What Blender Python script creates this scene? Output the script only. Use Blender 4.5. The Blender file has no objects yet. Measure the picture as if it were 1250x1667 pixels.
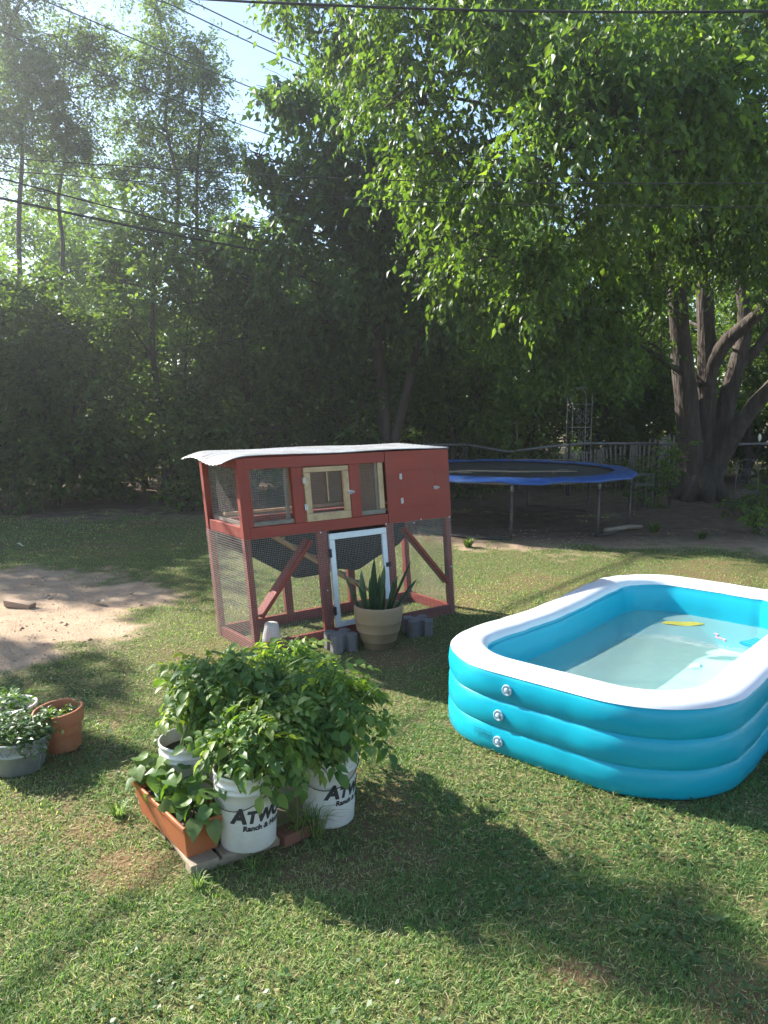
import bpy, bmesh, math, random
import numpy as np
from mathutils import Vector, Matrix
R = math.radians
rng = np.random.default_rng(7)
random.seed(7)
SC = bpy.context.scene
COL = SC.collection

# ---------------------------------------------------------------- camera
cam = bpy.data.cameras.new('camera'); cam_o = bpy.data.objects.new('camera', cam); COL.objects.link(cam_o)
cam.sensor_fit = 'VERTICAL'; cam.sensor_height = 36.0; cam.lens = 27.0
cam.clip_start = 0.05; cam.clip_end = 3000
cam_o.location = (0, 0, 2.1); cam_o.rotation_euler = (R(90 - 8), 0, 0)
SC.camera = cam_o

# ---------------------------------------------------------------- sky, sun, exposure
SUN_EL = R(34); SUN_AZ = (-0.857, 0.515)          # horizontal direction towards the sun
world = bpy.data.worlds.new('World'); SC.world = world; world.use_nodes = True
wn = world.node_tree.nodes; wl = world.node_tree.links
sky = wn.new('ShaderNodeTexSky'); sky.sky_type = 'NISHITA'; sky.sun_disc = False
sky.sun_elevation = SUN_EL; sky.sun_rotation = math.atan2(SUN_AZ[0], SUN_AZ[1])
sky.air_density = 1.0; sky.dust_density = 0.4; sky.ozone_density = 1.2
bg = wn['Background']; bg.inputs['Strength'].default_value = 0.092
wl.new(sky.outputs[0], bg.inputs[0])
sun = bpy.data.lights.new('sun', 'SUN'); sun.energy = 5.0; sun.angle = R(0.55); sun.color = (1.0, 0.95, 0.87)
sun_o = bpy.data.objects.new('sun', sun); COL.objects.link(sun_o)
sdir = Vector((-SUN_AZ[0] * math.cos(SUN_EL), -SUN_AZ[1] * math.cos(SUN_EL), -math.sin(SUN_EL)))
sun_o.rotation_euler = sdir.to_track_quat('-Z', 'Y').to_euler(); sun_o.location = (-20, 12, 20)
SC.view_settings.view_transform = 'Standard'; SC.view_settings.look = 'None'
SC.view_settings.exposure = 1.75; SC.view_settings.gamma = 1.0; SC.view_settings.use_curve_mapping = False
SC.render.engine = 'CYCLES'
SC.cycles.use_denoising = True
SC.cycles.max_bounces = 5; SC.cycles.transparent_max_bounces = 12; SC.cycles.diffuse_bounces = 2
SC.cycles.transmission_bounces = 4; SC.cycles.glossy_bounces = 3
SC.cycles.use_adaptive_sampling = True; SC.cycles.adaptive_threshold = 0.03
SC.cycles.sample_clamp_indirect = 6.0

# ---------------------------------------------------------------- helpers
def obj(name, me, parent=None, loc=None, rot=None):
    o = bpy.data.objects.new(name, me); COL.objects.link(o)
    if parent is not None: o.parent = parent
    if loc is not None: o.location = loc
    if rot is not None: o.rotation_euler = rot
    return o
def tag(o, label, cat=None, group=None, kind=None):
    if label: o['label'] = label
    if cat: o['category'] = cat
    if group: o['group'] = group
    if kind: o['kind'] = kind
    return o
def thing(name, label, cat, loc=(0, 0, 0), rz=0.0, group=None):
    o = bpy.data.objects.new(name, None); COL.objects.link(o); o.empty_display_size = 0.1
    o.location = loc; o.rotation_euler = (0, 0, rz)
    return tag(o, label, cat, group)

class MB:
    def __init__(s): s.v = []; s.f = []
    def add(s, V, Fc):
        n = len(s.v); s.v += [tuple(p) for p in V]; s.f += [tuple(i + n for i in f) for f in Fc]; return s
    def box(s, x0, x1, y0, y1, z0, z1):
        return s.add([(x0,y0,z0),(x1,y0,z0),(x1,y1,z0),(x0,y1,z0),(x0,y0,z1),(x1,y0,z1),(x1,y1,z1),(x0,y1,z1)],
                     [(0,3,2,1),(4,5,6,7),(0,1,5,4),(1,2,6,5),(2,3,7,6),(3,0,4,7)])
    def bar(s, p0, p1, w, h, up=(0, 0, 1)):
        p0 = Vector(p0); p1 = Vector(p1); d = (p1 - p0).normalized(); a = d.cross(Vector(up))
        if a.length < 1e-4: a = d.cross(Vector((1, 0, 0)))
        a.normalize(); b = a.cross(d)
        V = [p + a * sx * w / 2 + b * sy * h / 2 for p in (p0, p1) for sx, sy in ((-1,-1),(1,-1),(1,1),(-1,1))]
        return s.add(V, [(0,1,2,3),(7,6,5,4),(0,4,5,1),(1,5,6,2),(2,6,7,3),(3,7,4,0)])
    def tube(s, pts, rad, n=8, cap=True, closed=False, wob=0.0):
        P = [Vector(p) for p in pts]; m = len(P)
        rad = rad if hasattr(rad, '__len__') else [rad] * m
        V = []; a = None
        for i in range(m):
            if closed: d = (P[(i + 1) % m] - P[i - 1]).normalized()
            else: d = (P[min(i + 1, m - 1)] - P[max(i - 1, 0)]).normalized()
            if a is None: a = d.cross(Vector((0.31, 0.2, 0.93)) if abs(d.z) < .9 else Vector((1, 0, 0)))
            a = (a - d * a.dot(d)).normalized(); b = d.cross(a)
            for k in range(n):
                t = 2 * math.pi * k / n; r = rad[i] * (1 + (random.uniform(-wob, wob) if wob else 0))
                V.append(P[i] + a * math.cos(t) * r + b * math.sin(t) * r)
        Fc = [(i * n + k, i * n + (k + 1) % n, ((i + 1) % m) * n + (k + 1) % n, ((i + 1) % m) * n + k)
              for i in range(m if closed else m - 1) for k in range(n)]
        if cap and not closed: Fc += [tuple(range(n))[::-1], tuple((m - 1) * n + k for k in range(n))]
        return s.add(V, Fc)
    def lathe(s, prof, n=32, c=(0, 0, 0), capb=True, capt=False, ex=1.0):
        V = [(c[0] + r * math.cos(2 * math.pi * k / n) * ex, c[1] + r * math.sin(2 * math.pi * k / n), c[2] + z) for r, z in prof for k in range(n)]
        Fc = [(i * n + k, i * n + (k + 1) % n, (i + 1) * n + (k + 1) % n, (i + 1) * n + k) for i in range(len(prof) - 1) for k in range(n)]
        if capb: Fc.append(tuple(range(n))[::-1])
        if capt: Fc.append(tuple((len(prof) - 1) * n + k for k in range(n)))
        return s.add(V, Fc)
    def sheet(s, nx, ny, fn):
        V = [fn(i / nx, j / ny) for j in range(ny + 1) for i in range(nx + 1)]
        return s.add(V, [(j * (nx + 1) + i, j * (nx + 1) + i + 1, (j + 1) * (nx + 1) + i + 1, (j + 1) * (nx + 1) + i) for j in range(ny) for i in range(nx)])
    def mesh(s, name, mat, fn=None, smooth=False):
        me = bpy.data.meshes.new(name)
        me.from_pydata([fn(p) for p in s.v] if fn else s.v, [], s.f)
        if mat is not None: me.materials.append(mat)
        if smooth: me.polygons.foreach_set('use_smooth', [True] * len(me.polygons))
        me.update(); return me
    def build(s, name, mat, parent=None, fn=None, smooth=False, bevel=0.0, solid=0.0, loc=None, rot=None):
        o = obj(name, s.mesh(name, mat, fn, smooth), parent, loc, rot)
        if solid:
            m = o.modifiers.new('solid', 'SOLIDIFY'); m.thickness = solid; m.offset = 0
        if bevel:
            m = o.modifiers.new('bevel', 'BEVEL'); m.width = bevel; m.segments = 2; m.limit_method = 'ANGLE'
        return o

def tri_mesh(name, V, T, mat, attr=None, sm=False):
    me = bpy.data.meshes.new(name); V = np.asarray(V, np.float32).reshape(-1, 3); T = np.asarray(T, np.int32).reshape(-1, 3)
    me.vertices.add(len(V)); me.vertices.foreach_set('co', V.ravel())
    me.loops.add(T.size); me.loops.foreach_set('vertex_index', T.ravel())
    me.polygons.add(len(T)); me.polygons.foreach_set('loop_start', np.arange(0, T.size, 3, dtype=np.int32))
    if sm: me.polygons.foreach_set('use_smooth', np.ones(len(T), bool))
    if attr is not None:
        for k, a in attr.items():
            at = me.attributes.new(k, 'FLOAT', 'POINT'); at.data.foreach_set('value', np.asarray(a, np.float32).ravel())
    me.materials.append(mat); me.update(calc_edges=True); return me

def vnoise(x, y, seed=0):
    x = np.asarray(x, float); y = np.asarray(y, float); xi = np.floor(x); yi = np.floor(y); fx = x - xi; fy = y - yi
    fx = fx * fx * (3 - 2 * fx); fy = fy * fy * (3 - 2 * fy)
    def h(a, b): 
        v = np.sin(a * 127.1 + b * 311.7 + seed * 74.7) * 43758.5453; return v - np.floor(v)
    return (h(xi, yi) * (1 - fx) + h(xi + 1, yi) * fx) * (1 - fy) + (h(xi, yi + 1) * (1 - fx) + h(xi + 1, yi + 1) * fx) * fy
def fbm(x, y, seed=0, o=4):
    s = 0; a = .5
    for i in range(o): s = s + a * vnoise(x * 2 ** i, y * 2 ** i, seed + i); a *= .5
    return s
def unit(a): return a / np.maximum(np.linalg.norm(a, axis=-1, keepdims=True), 1e-9)

# ---------------------------------------------------------------- materials
def nodes(name):
    m = bpy.data.materials.new(name); m.use_nodes = True
    nt = m.node_tree; return m, nt, nt.nodes['Principled BSDF'], nt.nodes['Material Output']
def mat(name, c, rough=.6, c2=None, scale=8.0, bump=0.0, bscale=None, metal=0.0, spec=.4, stretch=(1, 1, 1), coat=0.0, trans=0.0, detail=6, dirt=None, dscale=3.0, damt=.6):
    m, nt, p, out = nodes(name); L = nt.links.new; N = nt.nodes.new
    p.inputs['Roughness'].default_value = rough; p.inputs['Metallic'].default_value = metal
    p.inputs['Specular IOR Level'].default_value = spec; p.inputs['Coat Weight'].default_value = coat
    tc = N('ShaderNodeTexCoord'); mp = N('ShaderNodeMapping'); mp.inputs['Scale'].default_value = stretch; L(tc.outputs['Object'], mp.inputs[0])
    col = None
    if c2 is not None:
        nz = N('ShaderNodeTexNoise'); nz.inputs['Scale'].default_value = scale; nz.inputs['Detail'].default_value = detail; nz.inputs['Roughness'].default_value = .65
        L(mp.outputs[0], nz.inputs['Vector'])
        rp = N('ShaderNodeValToRGB'); rp.color_ramp.elements[0].position = .3; rp.color_ramp.elements[1].position = .7
        rp.color_ramp.elements[0].color = (*c, 1); rp.color_ramp.elements[1].color = (*c2, 1)
        L(nz.outputs['Fac'], rp.inputs[0]); col = rp.outputs[0]
    if dirt is not None:
        n2 = N('ShaderNodeTexNoise'); n2.inputs['Scale'].default_value = dscale; n2.inputs['Detail'].default_value = 8; n2.inputs['Roughness'].default_value = .7
        L(tc.outputs['Object'], n2.inputs['Vector'])
        r2 = N('ShaderNodeValToRGB'); r2.color_ramp.elements[0].position = .5; r2.color_ramp.elements[1].position = .72
        r2.color_ramp.elements[0].color = (0, 0, 0, 1); r2.color_ramp.elements[1].color = (damt, damt, damt, 1)
        L(n2.outputs['Fac'], r2.inputs[0])
        mx = N('ShaderNodeMixRGB'); mx.inputs[2].default_value = (*dirt, 1); L(r2.outputs[0], mx.inputs[0])
        if col is not None: L(col, mx.inputs[1])
        else: mx.inputs[1].default_value = (*c, 1)
        col = mx.outputs[0]
    if col is not None: L(col, p.inputs['Base Color'])
    else: p.inputs['Base Color'].default_value = (*c, 1)
    if bump:
        nb = N('ShaderNodeTexNoise'); nb.inputs['Scale'].default_value = bscale or scale * 2; nb.inputs['Detail'].default_value = 5
        L(mp.outputs[0], nb.inputs['Vector']); bp = N('ShaderNodeBump'); bp.inputs['Strength'].default_value = 1; bp.inputs['Distance'].default_value = bump
        L(nb.outputs['Fac'], bp.inputs['Height']); L(bp.outputs[0], p.inputs['Normal'])
    if trans:
        t = N('ShaderNodeBsdfTranslucent'); mx = N('ShaderNodeMixShader'); mx.inputs[0].default_value = trans
        if col is not None: L(col, t.inputs[0])
        else: t.inputs[0].default_value = (*c, 1)
        L(p.outputs[0], mx.inputs[1]); L(t.outputs[0], mx.inputs[2]); L(mx.outputs[0], out.inputs[0])
    return m
def leaf_mat(name, stops, tcol, trans=.42, rough=.5, spec=.35, attr='v', objrand=False):
    m, nt, p, out = nodes(name); L = nt.links.new; N = nt.nodes.new
    if objrand: a = N('ShaderNodeObjectInfo'); fac = a.outputs['Random']
    else: a = N('ShaderNodeAttribute'); a.attribute_name = attr; fac = a.outputs['Fac']
    rp = N('ShaderNodeValToRGB'); e = rp.color_ramp.elements
    while len(e) < len(stops): e.new(.5)
    for i, (q, c) in enumerate(stops): e[i].position = q; e[i].color = (*c, 1)
    L(fac, rp.inputs[0]); L(rp.outputs[0], p.inputs['Base Color'])
    p.inputs['Roughness'].default_value = rough; p.inputs['Specular IOR Level'].default_value = spec
    t = N('ShaderNodeBsdfTranslucent'); mm = N('ShaderNodeMixRGB'); mm.blend_type = 'MULTIPLY'; mm.inputs[0].default_value = 1
    mm.inputs[2].default_value = (*tcol, 1); L(rp.outputs[0], mm.inputs[1]); L(mm.outputs[0], t.inputs[0])
    mx = N('ShaderNodeMixShader'); mx.inputs[0].default_value = trans
    L(p.outputs[0], mx.inputs[1]); L(t.outputs[0], mx.inputs[2]); L(mx.outputs[0], out.inputs[0]); return m

G_ = lambda *s: [(i / max(len(s) - 1, 1), c) for i, c in enumerate(s)]
M = {}
M['red'] = mat('red_paint', (.29, .048, .030), .6, (.225, .036, .025), 6, .0015, 30, stretch=(.2, 1, 1), spec=.3, dirt=(.17, .055, .042), dscale=4, damt=.6)
M['redwood'] = mat('red_stained_wood', (.26, .050, .034), .7, (.17, .032, .023), 9, .002, 40, stretch=(1, 1, .25), dirt=(.29, .12, .085), dscale=9, damt=.5)
M['pine'] = mat('bare_pine', (.52, .36, .21), .7, (.40, .26, .14), 7, .0006, 40, dirt=(.20, .13, .08), dscale=14, damt=.5)
M['greywood'] = mat('weathered_wood', (.24, .20, .16), .8, (.15, .125, .10), 10, .001, 50)
M['ply'] = mat('plywood', (.30, .20, .115), .75, (.22, .14, .08), 5, .0005, 40)
M['galv'] = mat('galvanised', (.55, .56, .57), .42, (.42, .43, .44), 20, metal=.75)
M['wire'] = mat('mesh_wire', (.38, .35, .33), .5, (.28, .25, .235), 9, metal=.2)
M['roof'] = mat('roof_metal', (.46, .465, .465), .55, (.33, .325, .315), 5, .001, 20, metal=.1, dirt=(.26, .215, .175), dscale=5, damt=.65)
M['whitepaint'] = mat('white_paint', (.74, .76, .78), .5, (.66, .68, .70), 8, .0004, 50, dirt=(.45, .42, .38), dscale=9, damt=.35)
M['blackmetal'] = mat('black_metal', (.02, .02, .022), .45, (.03, .03, .03), 20)
M['darkcloth'] = mat('shade_cloth', (.014, .014, .016), .95, (.026, .024, .025), 15, .002, 12)
M['whiteplastic'] = mat('white_plastic', (.74, .72, .68), .42, (.68, .655, .61), 4, spec=.45, dirt=(.42, .37, .30), dscale=5, damt=.45, trans=.12)
M['ink'] = mat('print_ink', (.035, .032, .035), .6)
M['soil'] = mat('soil', (.035, .024, .016), .95, (.075, .05, .033), 30, .012, 45)
M['terra'] = mat('terracotta_clay', (.42, .155, .07), .8, (.36, .13, .06), 7, .001, 40, dirt=(.50, .30, .20), dscale=6, damt=.5)
M['terraplastic'] = mat('terracotta_plastic', (.46, .145, .055), .5, (.41, .125, .048), 5, .0003, 40, spec=.4, dirt=(.34, .17, .10), dscale=7, damt=.5, trans=.08)
M['claypot'] = mat('sand_clay', (.38, .265, .155), .8, (.31, .21, .12), 6, .001, 40, dirt=(.22, .155, .10), dscale=4, damt=.6)
M['tub'] = mat('tub_zinc', (.36, .39, .41), .5, (.27, .30, .32), 9, .0005, 30, metal=.45, dirt=(.42, .42, .40), dscale=8, damt=.5)
M['concrete'] = mat('grey_concrete', (.21, .19, .185), .9, (.15, .135, .13), 18, .003, 60)
M['poolblue'] = mat('pool_vinyl_blue', (.008, .49, .65), .30, (.008, .45, .61), 2.0, .0015, 9, spec=.5, trans=.28)
M['poolin'] = mat('pool_liner_blue', (.008, .50, .66), .35, (.008, .46, .61), 1.5, .0015, 8, spec=.45, trans=.25)
M['poolwhite'] = mat('pool_vinyl_white', (.80, .80, .82), .3, (.77, .77, .79), 2.5, spec=.5, trans=.12, dirt=(.62, .62, .60), dscale=7, damt=.35)
M['poolfloor'] = mat('pool_floor', (.66, .80, .72), .5, (.56, .72, .66), 2.2, .004, 3.0, dirt=(.46, .50, .38), dscale=2.2, damt=.5)
M['clear'] = mat('valve_plastic', (.50, .62, .70), .2, (.30, .45, .55), 60)
M['matblack'] = mat('trampoline_mat', (.018, .018, .019), .6, (.03, .029, .028), 6, .0006, 90, dirt=(.10, .085, .065), dscale=2.5, damt=.5)
M['padblue'] = mat('pad_blue', (.010, .06, .26), .5, (.015, .08, .28), 4, .006, 9, dirt=(.10, .16, .25), dscale=3, damt=.6)
M['steel'] = mat('frame_steel', (.22, .22, .23), .5, (.14, .14, .15), 10, metal=.5, dirt=(.14, .09, .06), dscale=7, damt=.5)
M['darksteel'] = mat('dark_steel', (.035, .035, .038), .5, (.06, .055, .05), 10, metal=.3, dirt=(.16, .09, .05), dscale=5, damt=.6)
M['whitemetal'] = mat('white_wrought', (.32, .31, .29), .6, (.20, .19, .18), 20)
M['picket'] = mat('picket_wood', (.30, .27, .24), .8, (.20, .18, .16), 12)
M['bark'] = mat('bark', (.085, .064, .05), .95, (.030, .023, .018), 9, .06, 16, stretch=(1, 1, .16), dirt=(.13, .115, .10), dscale=5, damt=.5)
M['barkdark'] = mat('bark_dark', (.075, .06, .048), .95, (.04, .032, .026), 6, .02, 14, stretch=(1, 1, .25))
M['stem'] = mat('green_stem', (.10, .17, .045), .6, (.14, .21, .06), 15)
M['branch'] = mat('dead_branch', (.30, .235, .17), .85, (.19, .145, .10), 12, .002, 30)
M['brick'] = mat('worn_brick', (.20, .085, .05), .9, (.14, .06, .04), 12, .003, 50)
M['plank'] = mat('pallet_plank', (.33, .26, .185), .85, (.22, .17, .12), 9, .0015, 40, stretch=(1, .15, 1), dirt=(.42, .36, .28), dscale=8, damt=.5)
M['cable'] = mat('cable', (.02, .02, .022), .6)
M['tan'] = mat('sandy_block', (.36, .26, .18), .9, (.27, .19, .13), 8, .004, 30)
M['clod'] = mat('dry_clod', (.33, .23, .155), .95, (.25, .17, .115), 3)
M['dullmetal'] = mat('dull_metal', (.13, .125, .12), .7, (.08, .075, .07), 20)
M['yellowleaf'] = mat('yellow_leaf', (.40, .36, .05), .6, (.28, .30, .05), 20, trans=.3)
M['bluetoy'] = mat('blue_toy', (.0, .25, .62), .4, (.0, .22, .55), 8)
M['pink'] = mat('pink_cord', (.62, .22, .30), .6)
M['tag'] = mat('pale_tag', (.66, .62, .48), .6, (.55, .50, .38), 12)
M['print'] = mat('faded_print', (.01, .16, .24), .5)
M['tarp'] = mat('pale_tarp', (.50, .48, .52), .5, (.40, .38, .43), 6, .003, 12)

M['l_big'] = leaf_mat('broad_leaves', G_((.035, .075, .018), (.065, .125, .026), (.12, .185, .038)), (2.6, 2.4, .8), .46, .42)
M['l_mul'] = leaf_mat('deep_green_leaves', G_((.032, .072, .024), (.055, .11, .032), (.09, .15, .038)), (2.4, 2.3, .8), .46, .45)
M['l_bush'] = leaf_mat('thicket_leaves', G_((.032, .065, .020), (.058, .108, .028), (.10, .155, .036)), (2.6, 2.4, .75), .48, .5)
M['l_sun'] = leaf_mat('bright_leaves', G_((.06, .12, .022), (.085, .16, .03), (.12, .20, .035)), (2.4, 2.2, .7), .5, .5)
M['l_loc'] = leaf_mat('locust_leaves', G_((.045, .095, .030), (.075, .13, .038), (.11, .165, .045)), (2.6, 2.4, .85), .5, .5)
M['l_pot'] = leaf_mat('potato_leaves', G_((.06, .135, .032), (.105, .195, .042), (.19, .26, .055)), (2.2, 2.0, .6), .42, .48, .4, objrand=True)
M['l_bean'] = leaf_mat('bean_leaves', G_((.06, .13, .03), (.085, .165, .035), (.14, .20, .06)), (2.1, 2.0, .6), .36, .4, .5, objrand=True)
M['l_snake'] = leaf_mat('sword_leaves', G_((.018, .055, .022), (.03, .075, .026), (.05, .10, .03)), (1.8, 1.9, .8), .12, .35, .5, objrand=True)
M['l_small'] = leaf_mat('small_leaves', G_((.03, .075, .02), (.055, .115, .03), (.10, .15, .05)), (2.1, 2.1, .7), .32, .42, .5)
M['grass'] = leaf_mat('lawn_blades', [(0, (.075, .160, .045)), (.38, (.145, .245, .072)), (.66, (.245, .315, .115)), (.85, (.38, .38, .18)), (1, (.52, .44, .27))], (1.6, 1.7, .85), .42, .55, .3)

# ---------------------------------------------------------------- ground
def seg_blob(x, y, pts):
    d = np.full(np.shape(x), 9.0)
    for px, py, r in pts: d = np.minimum(d, np.hypot(x - px, y - py) / r)
    return d
DIRT = [(-4.3, 8.3, 1.25), (-3.2, 8.2, .85), (-2.75, 8.3, .45), (-3.5, 7.2, 1.0), (-4.6, 7.0, 1.3), (-2.75, 6.95, .42), (-3.3, 6.4, .6), (-2.5, 6.9, .3), (-5.6, 7.8, 1.5), (-4.6, 9.0, .7)]
FARD = [(2.3, 13.3, 2.2), (4.5, 12.8, 1.9), (6.3, 12.3, 1.9), (8.5, 13.2, 2.4), (0, 15.6, 1.6), (-3, 16.4, 1.8), (-6, 16.6, 1.9), (-9, 16.8, 2.2), (3, 16.5, 3), (6.5, 16, 3), (10, 16, 4), (-6, 18, 4), (-1, 18, 4), (4, 19, 4), (-11, 18, 4), (9, 20, 4)]
BROWN = [(-1.13, 3.2, .22), (-1.24, 3.33, .14), (-1.47, 3.54, .13), (.02, 3.86, .22), (-.08, 3.55, .33), (.12, 3.4, .25), (-.2, 3.25, .3), (1.25, 2.45, .18), (.75, 2.6, .12), (-1.9, 2.75, .16), (-1.1, 5.55, .35), (.05, 6.3, .35), (1.35, 2.35, .25), (-.55, 3.7, .5)]
def dirt_mask(x, y):
    n = (fbm(x * 1.7, y * 1.7, 3) - .47) * 1.15 + (fbm(x * 7, y * 7, 9) - .47) * .7
    a = 1 - np.clip((seg_blob(x, y, DIRT) + n * 1.4 - .74) / .50, 0, 1)
    b = 1 - np.clip((seg_blob(x, y, FARD) + n * .9 - .80) / .35, 0, 1)
    return np.maximum(a, b)
def brown_mask(x, y):
    n = (fbm(x * 5, y * 5, 21) - .47) * 1.2
    b = (1 - np.clip((seg_blob(x, y, BROWN) + n * 1.6 - .45) / .95, 0, 1)) * .85
    c = np.clip((fbm(x * 1.1, y * 1.1, 33) - .50) * 4, 0, 1) * .55
    return np.maximum(b, c)
def gz(x, y):
    return (fbm(x * .9, y * .9, 5) - .47) * .03 + (fbm(x * 6, y * 6, 6, 3) - .44) * .022 * np.clip(dirt_mask(x, y) + .2, 0, 1)

def axis(lo, hi, st, far):
    c = list(np.arange(lo, hi + 1e-6, st)); s = st; a = lo; b = hi
    while a > -far: s *= 1.35; a -= s; c.insert(0, a)
    s = st
    while b < far: s *= 1.35; b += s; c.append(b)
    return np.array(c)
gx = axis(-8, 8, .07, 110); gy = axis(1.5, 15, .07, 110)
GX, GY = np.meshgrid(gx, gy); gx_, gy_ = GX.ravel(), GY.ravel()
near = (np.abs(gx_) < 30) & (np.abs(gy_ - 8) < 30)
litter_shade_ = np.clip((gy_ - 10.6) / 1.6, 0, 1); dm = np.where(near, dirt_mask(gx_, gy_), .4); bm_ = np.where(near, brown_mask(gx_, gy_), .3)  # far dirt darkened by depth: leaf litter brown plus painted-in deep shade
gzv = np.where(near, gz(gx_, gy_), 0)
nx = len(gx); ii, jj = np.meshgrid(np.arange(nx - 1), np.arange(len(gy) - 1)); q = (jj * nx + ii).ravel()
T = np.concatenate([np.c_[q, q + 1, q + nx + 1], np.c_[q, q + nx + 1, q + nx]])
gm, nt, p, out = nodes('ground_soil'); L = nt.links.new; N = nt.nodes.new
p.inputs['Roughness'].default_value = .95; p.inputs['Specular IOR Level'].default_value = .15
tc = N('ShaderNodeTexCoord'); ad = N('ShaderNodeAttribute'); ad.attribute_name = 'dirt'; ab = N('ShaderNodeAttribute'); ab.attribute_name = 'brown'
n1 = N('ShaderNodeTexNoise'); n1.inputs['Scale'].default_value = 3.5; n1.inputs['Detail'].default_value = 9; n1.inputs['Roughness'].default_value = .7; L(tc.outputs['Object'], n1.inputs[0])
n2 = N('ShaderNodeTexNoise'); n2.inputs['Scale'].default_value = 45; n2.inputs['Detail'].default_value = 5; L(tc.outputs['Object'], n2.inputs[0])
r1 = N('ShaderNodeValToRGB'); r1.color_ramp.elements[0].color = (.31, .215, .14, 1); r1.color_ramp.elements[1].color = (.45, .335, .23, 1); r1.color_ramp.elements[0].position = .3; r1.color_ramp.elements[1].position = .68; L(n1.outputs[0], r1.inputs[0])
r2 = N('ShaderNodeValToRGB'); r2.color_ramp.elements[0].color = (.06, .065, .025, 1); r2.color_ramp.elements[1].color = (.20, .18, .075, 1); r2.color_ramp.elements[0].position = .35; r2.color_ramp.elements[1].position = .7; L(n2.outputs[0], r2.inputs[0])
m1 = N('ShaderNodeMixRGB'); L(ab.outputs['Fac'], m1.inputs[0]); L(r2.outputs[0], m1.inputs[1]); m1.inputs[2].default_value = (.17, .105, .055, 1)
m2 = N('ShaderNodeMixRGB'); L(ad.outputs['Fac'], m2.inputs[0]); L(m1.outputs[0], m2.inputs[1]); L(r1.outputs[0], m2.inputs[2]); al = N('ShaderNodeAttribute'); al.attribute_name = 'litter_shade'; m3 = N('ShaderNodeMixRGB'); ml = N('ShaderNodeMath'); ml.operation = 'MULTIPLY'; L(al.outputs['Fac'], ml.inputs[0]); L(ad.outputs['Fac'], ml.inputs[1]); L(ml.outputs[0], m3.inputs[0]); L(m2.outputs[0], m3.inputs[1]); r3 = N('ShaderNodeValToRGB'); r3.color_ramp.elements[0].color = (.07, .045, .03, 1); r3.color_ramp.elements[1].color = (.19, .135, .095, 1); r3.color_ramp.elements[0].position = .3; r3.color_ramp.elements[1].position = .7; L(n1.outputs[0], r3.inputs[0]); L(r3.outputs[0], m3.inputs[2]); L(m3.outputs[0], p.inputs['Base Color'])
bp = N('ShaderNodeBump'); bp.inputs['Distance'].default_value = .02; L(n2.outputs[0], bp.inputs['Height']); L(bp.outputs[0], p.inputs['Normal'])
ground = obj('ground', tri_mesh('ground', np.c_[gx_, gy_, gzv], T, gm, {'dirt': dm, 'brown': bm_, 'litter_shade': litter_shade_}, True))
tag(ground, 'sandy soil ground under the mown back yard lawn', kind='structure')

# lawn: every blade is geometry, one uncountable mass
POOL_C = np.array([1.957, 5.418]); POOL_A = R(48.5)
def in_pool(x, y):
    dx, dy = x - POOL_C[0], y - POOL_C[1]; c, s = math.cos(POOL_A), math.sin(POOL_A)
    u, v = dx * c + dy * s, -dx * s + dy * c
    return (np.abs(u) < 1.5) & (np.abs(v) < .82)
def blades(y0, y1, dens, hgt, wid, seg, sd):
    r = np.random.default_rng(sd)
    xm = y1 * .62 + .6; n = int(dens * 2 * xm * (y1 - y0))
    x = r.uniform(-xm, xm, n); y = r.uniform(y0, y1, n)
    k = np.abs(x) < y * .62 + .5; x, y = x[k], y[k]
    d = dirt_mask(x, y); b = brown_mask(x, y)
    clump = fbm(x * 9, y * 9, 41, 3)
    k = (r.random(len(x)) > d * 1.02 - .015) & (r.random(len(x)) < .08 + 1.75 * np.clip(clump - .12, 0, 1)) & ~in_pool(x, y) & (r.random(len(x)) > np.clip(b - .55, 0, 1) * .9)
    x, y, d, b = x[k], y[k], d[k], b[k]; n = len(x)
    az = r.uniform(0, 2 * np.pi, n); lean = r.uniform(.45, 1.45, n)
    pt = fbm(x * .8, y * .8, 55)
    h = hgt * r.uniform(.55, 1.35, n) * (.75 + .6 * pt) * (1 - .35 * b); w = wid * r.uniform(.7, 1.3, n)
    fx, fy = np.cos(az), np.sin(az); sx, sy = -fy, fx
    base = np.c_[x, y, gz(x, y) - .003]
    S = np.c_[sx, sy, 0 * x] * w[:, None] / 2
    l1 = lean * .6; l2 = lean * 1.25
    mid = base + np.c_[fx * np.sin(l1), fy * np.sin(l1), np.cos(l1)] * (h * .55)[:, None]
    tip = mid + np.c_[fx * np.sin(l2), fy * np.sin(l2), np.cos(l2)] * (h * .6)[:, None]
    col = np.clip(.30 + (pt - .47) * .9 + r.normal(0, .19, n) + .42 * b + .2 * d + (r.random(n) < .07) * .4, 0, 1)
    i = np.arange(n)
    if seg == 3:
        V = np.stack([base - S, base + S, mid - S * .8, mid + S * .8, tip], 1); o = i * 5
        T = np.stack([np.c_[o, o + 1, o + 3], np.c_[o, o + 3, o + 2], np.c_[o + 2, o + 3, o + 4]], 1)
    else:
        V = np.stack([base - S, base + S, (mid + tip) / 2], 1); o = i * 3; T = np.c_[o, o + 1, o + 2]
    return V.reshape(-1, 3), T.reshape(-1, 3), np.repeat(col, V.shape[1])
Vs, Ts, Cs, off = [], [], [], 0
for a in ((2.0, 3.3, 21000, .027, .0042, 3, 1), (3.3, 5.0, 12500, .027, .0052, 3, 2), (5.0, 7.5, 6500, .028, .0078, 1, 3), (7.5, 11, 2600, .030, .013, 1, 4), (11, 15.5, 800, .034, .024, 1, 5)):
    V, T, c = blades(*a); Vs.append(V); Ts.append(T + off); Cs.append(c); off += len(V)
grass = obj('grass', tri_mesh('grass', np.concatenate(Vs), np.concatenate(Ts), M['grass'], {'v': np.concatenate(Cs)}))
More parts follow.
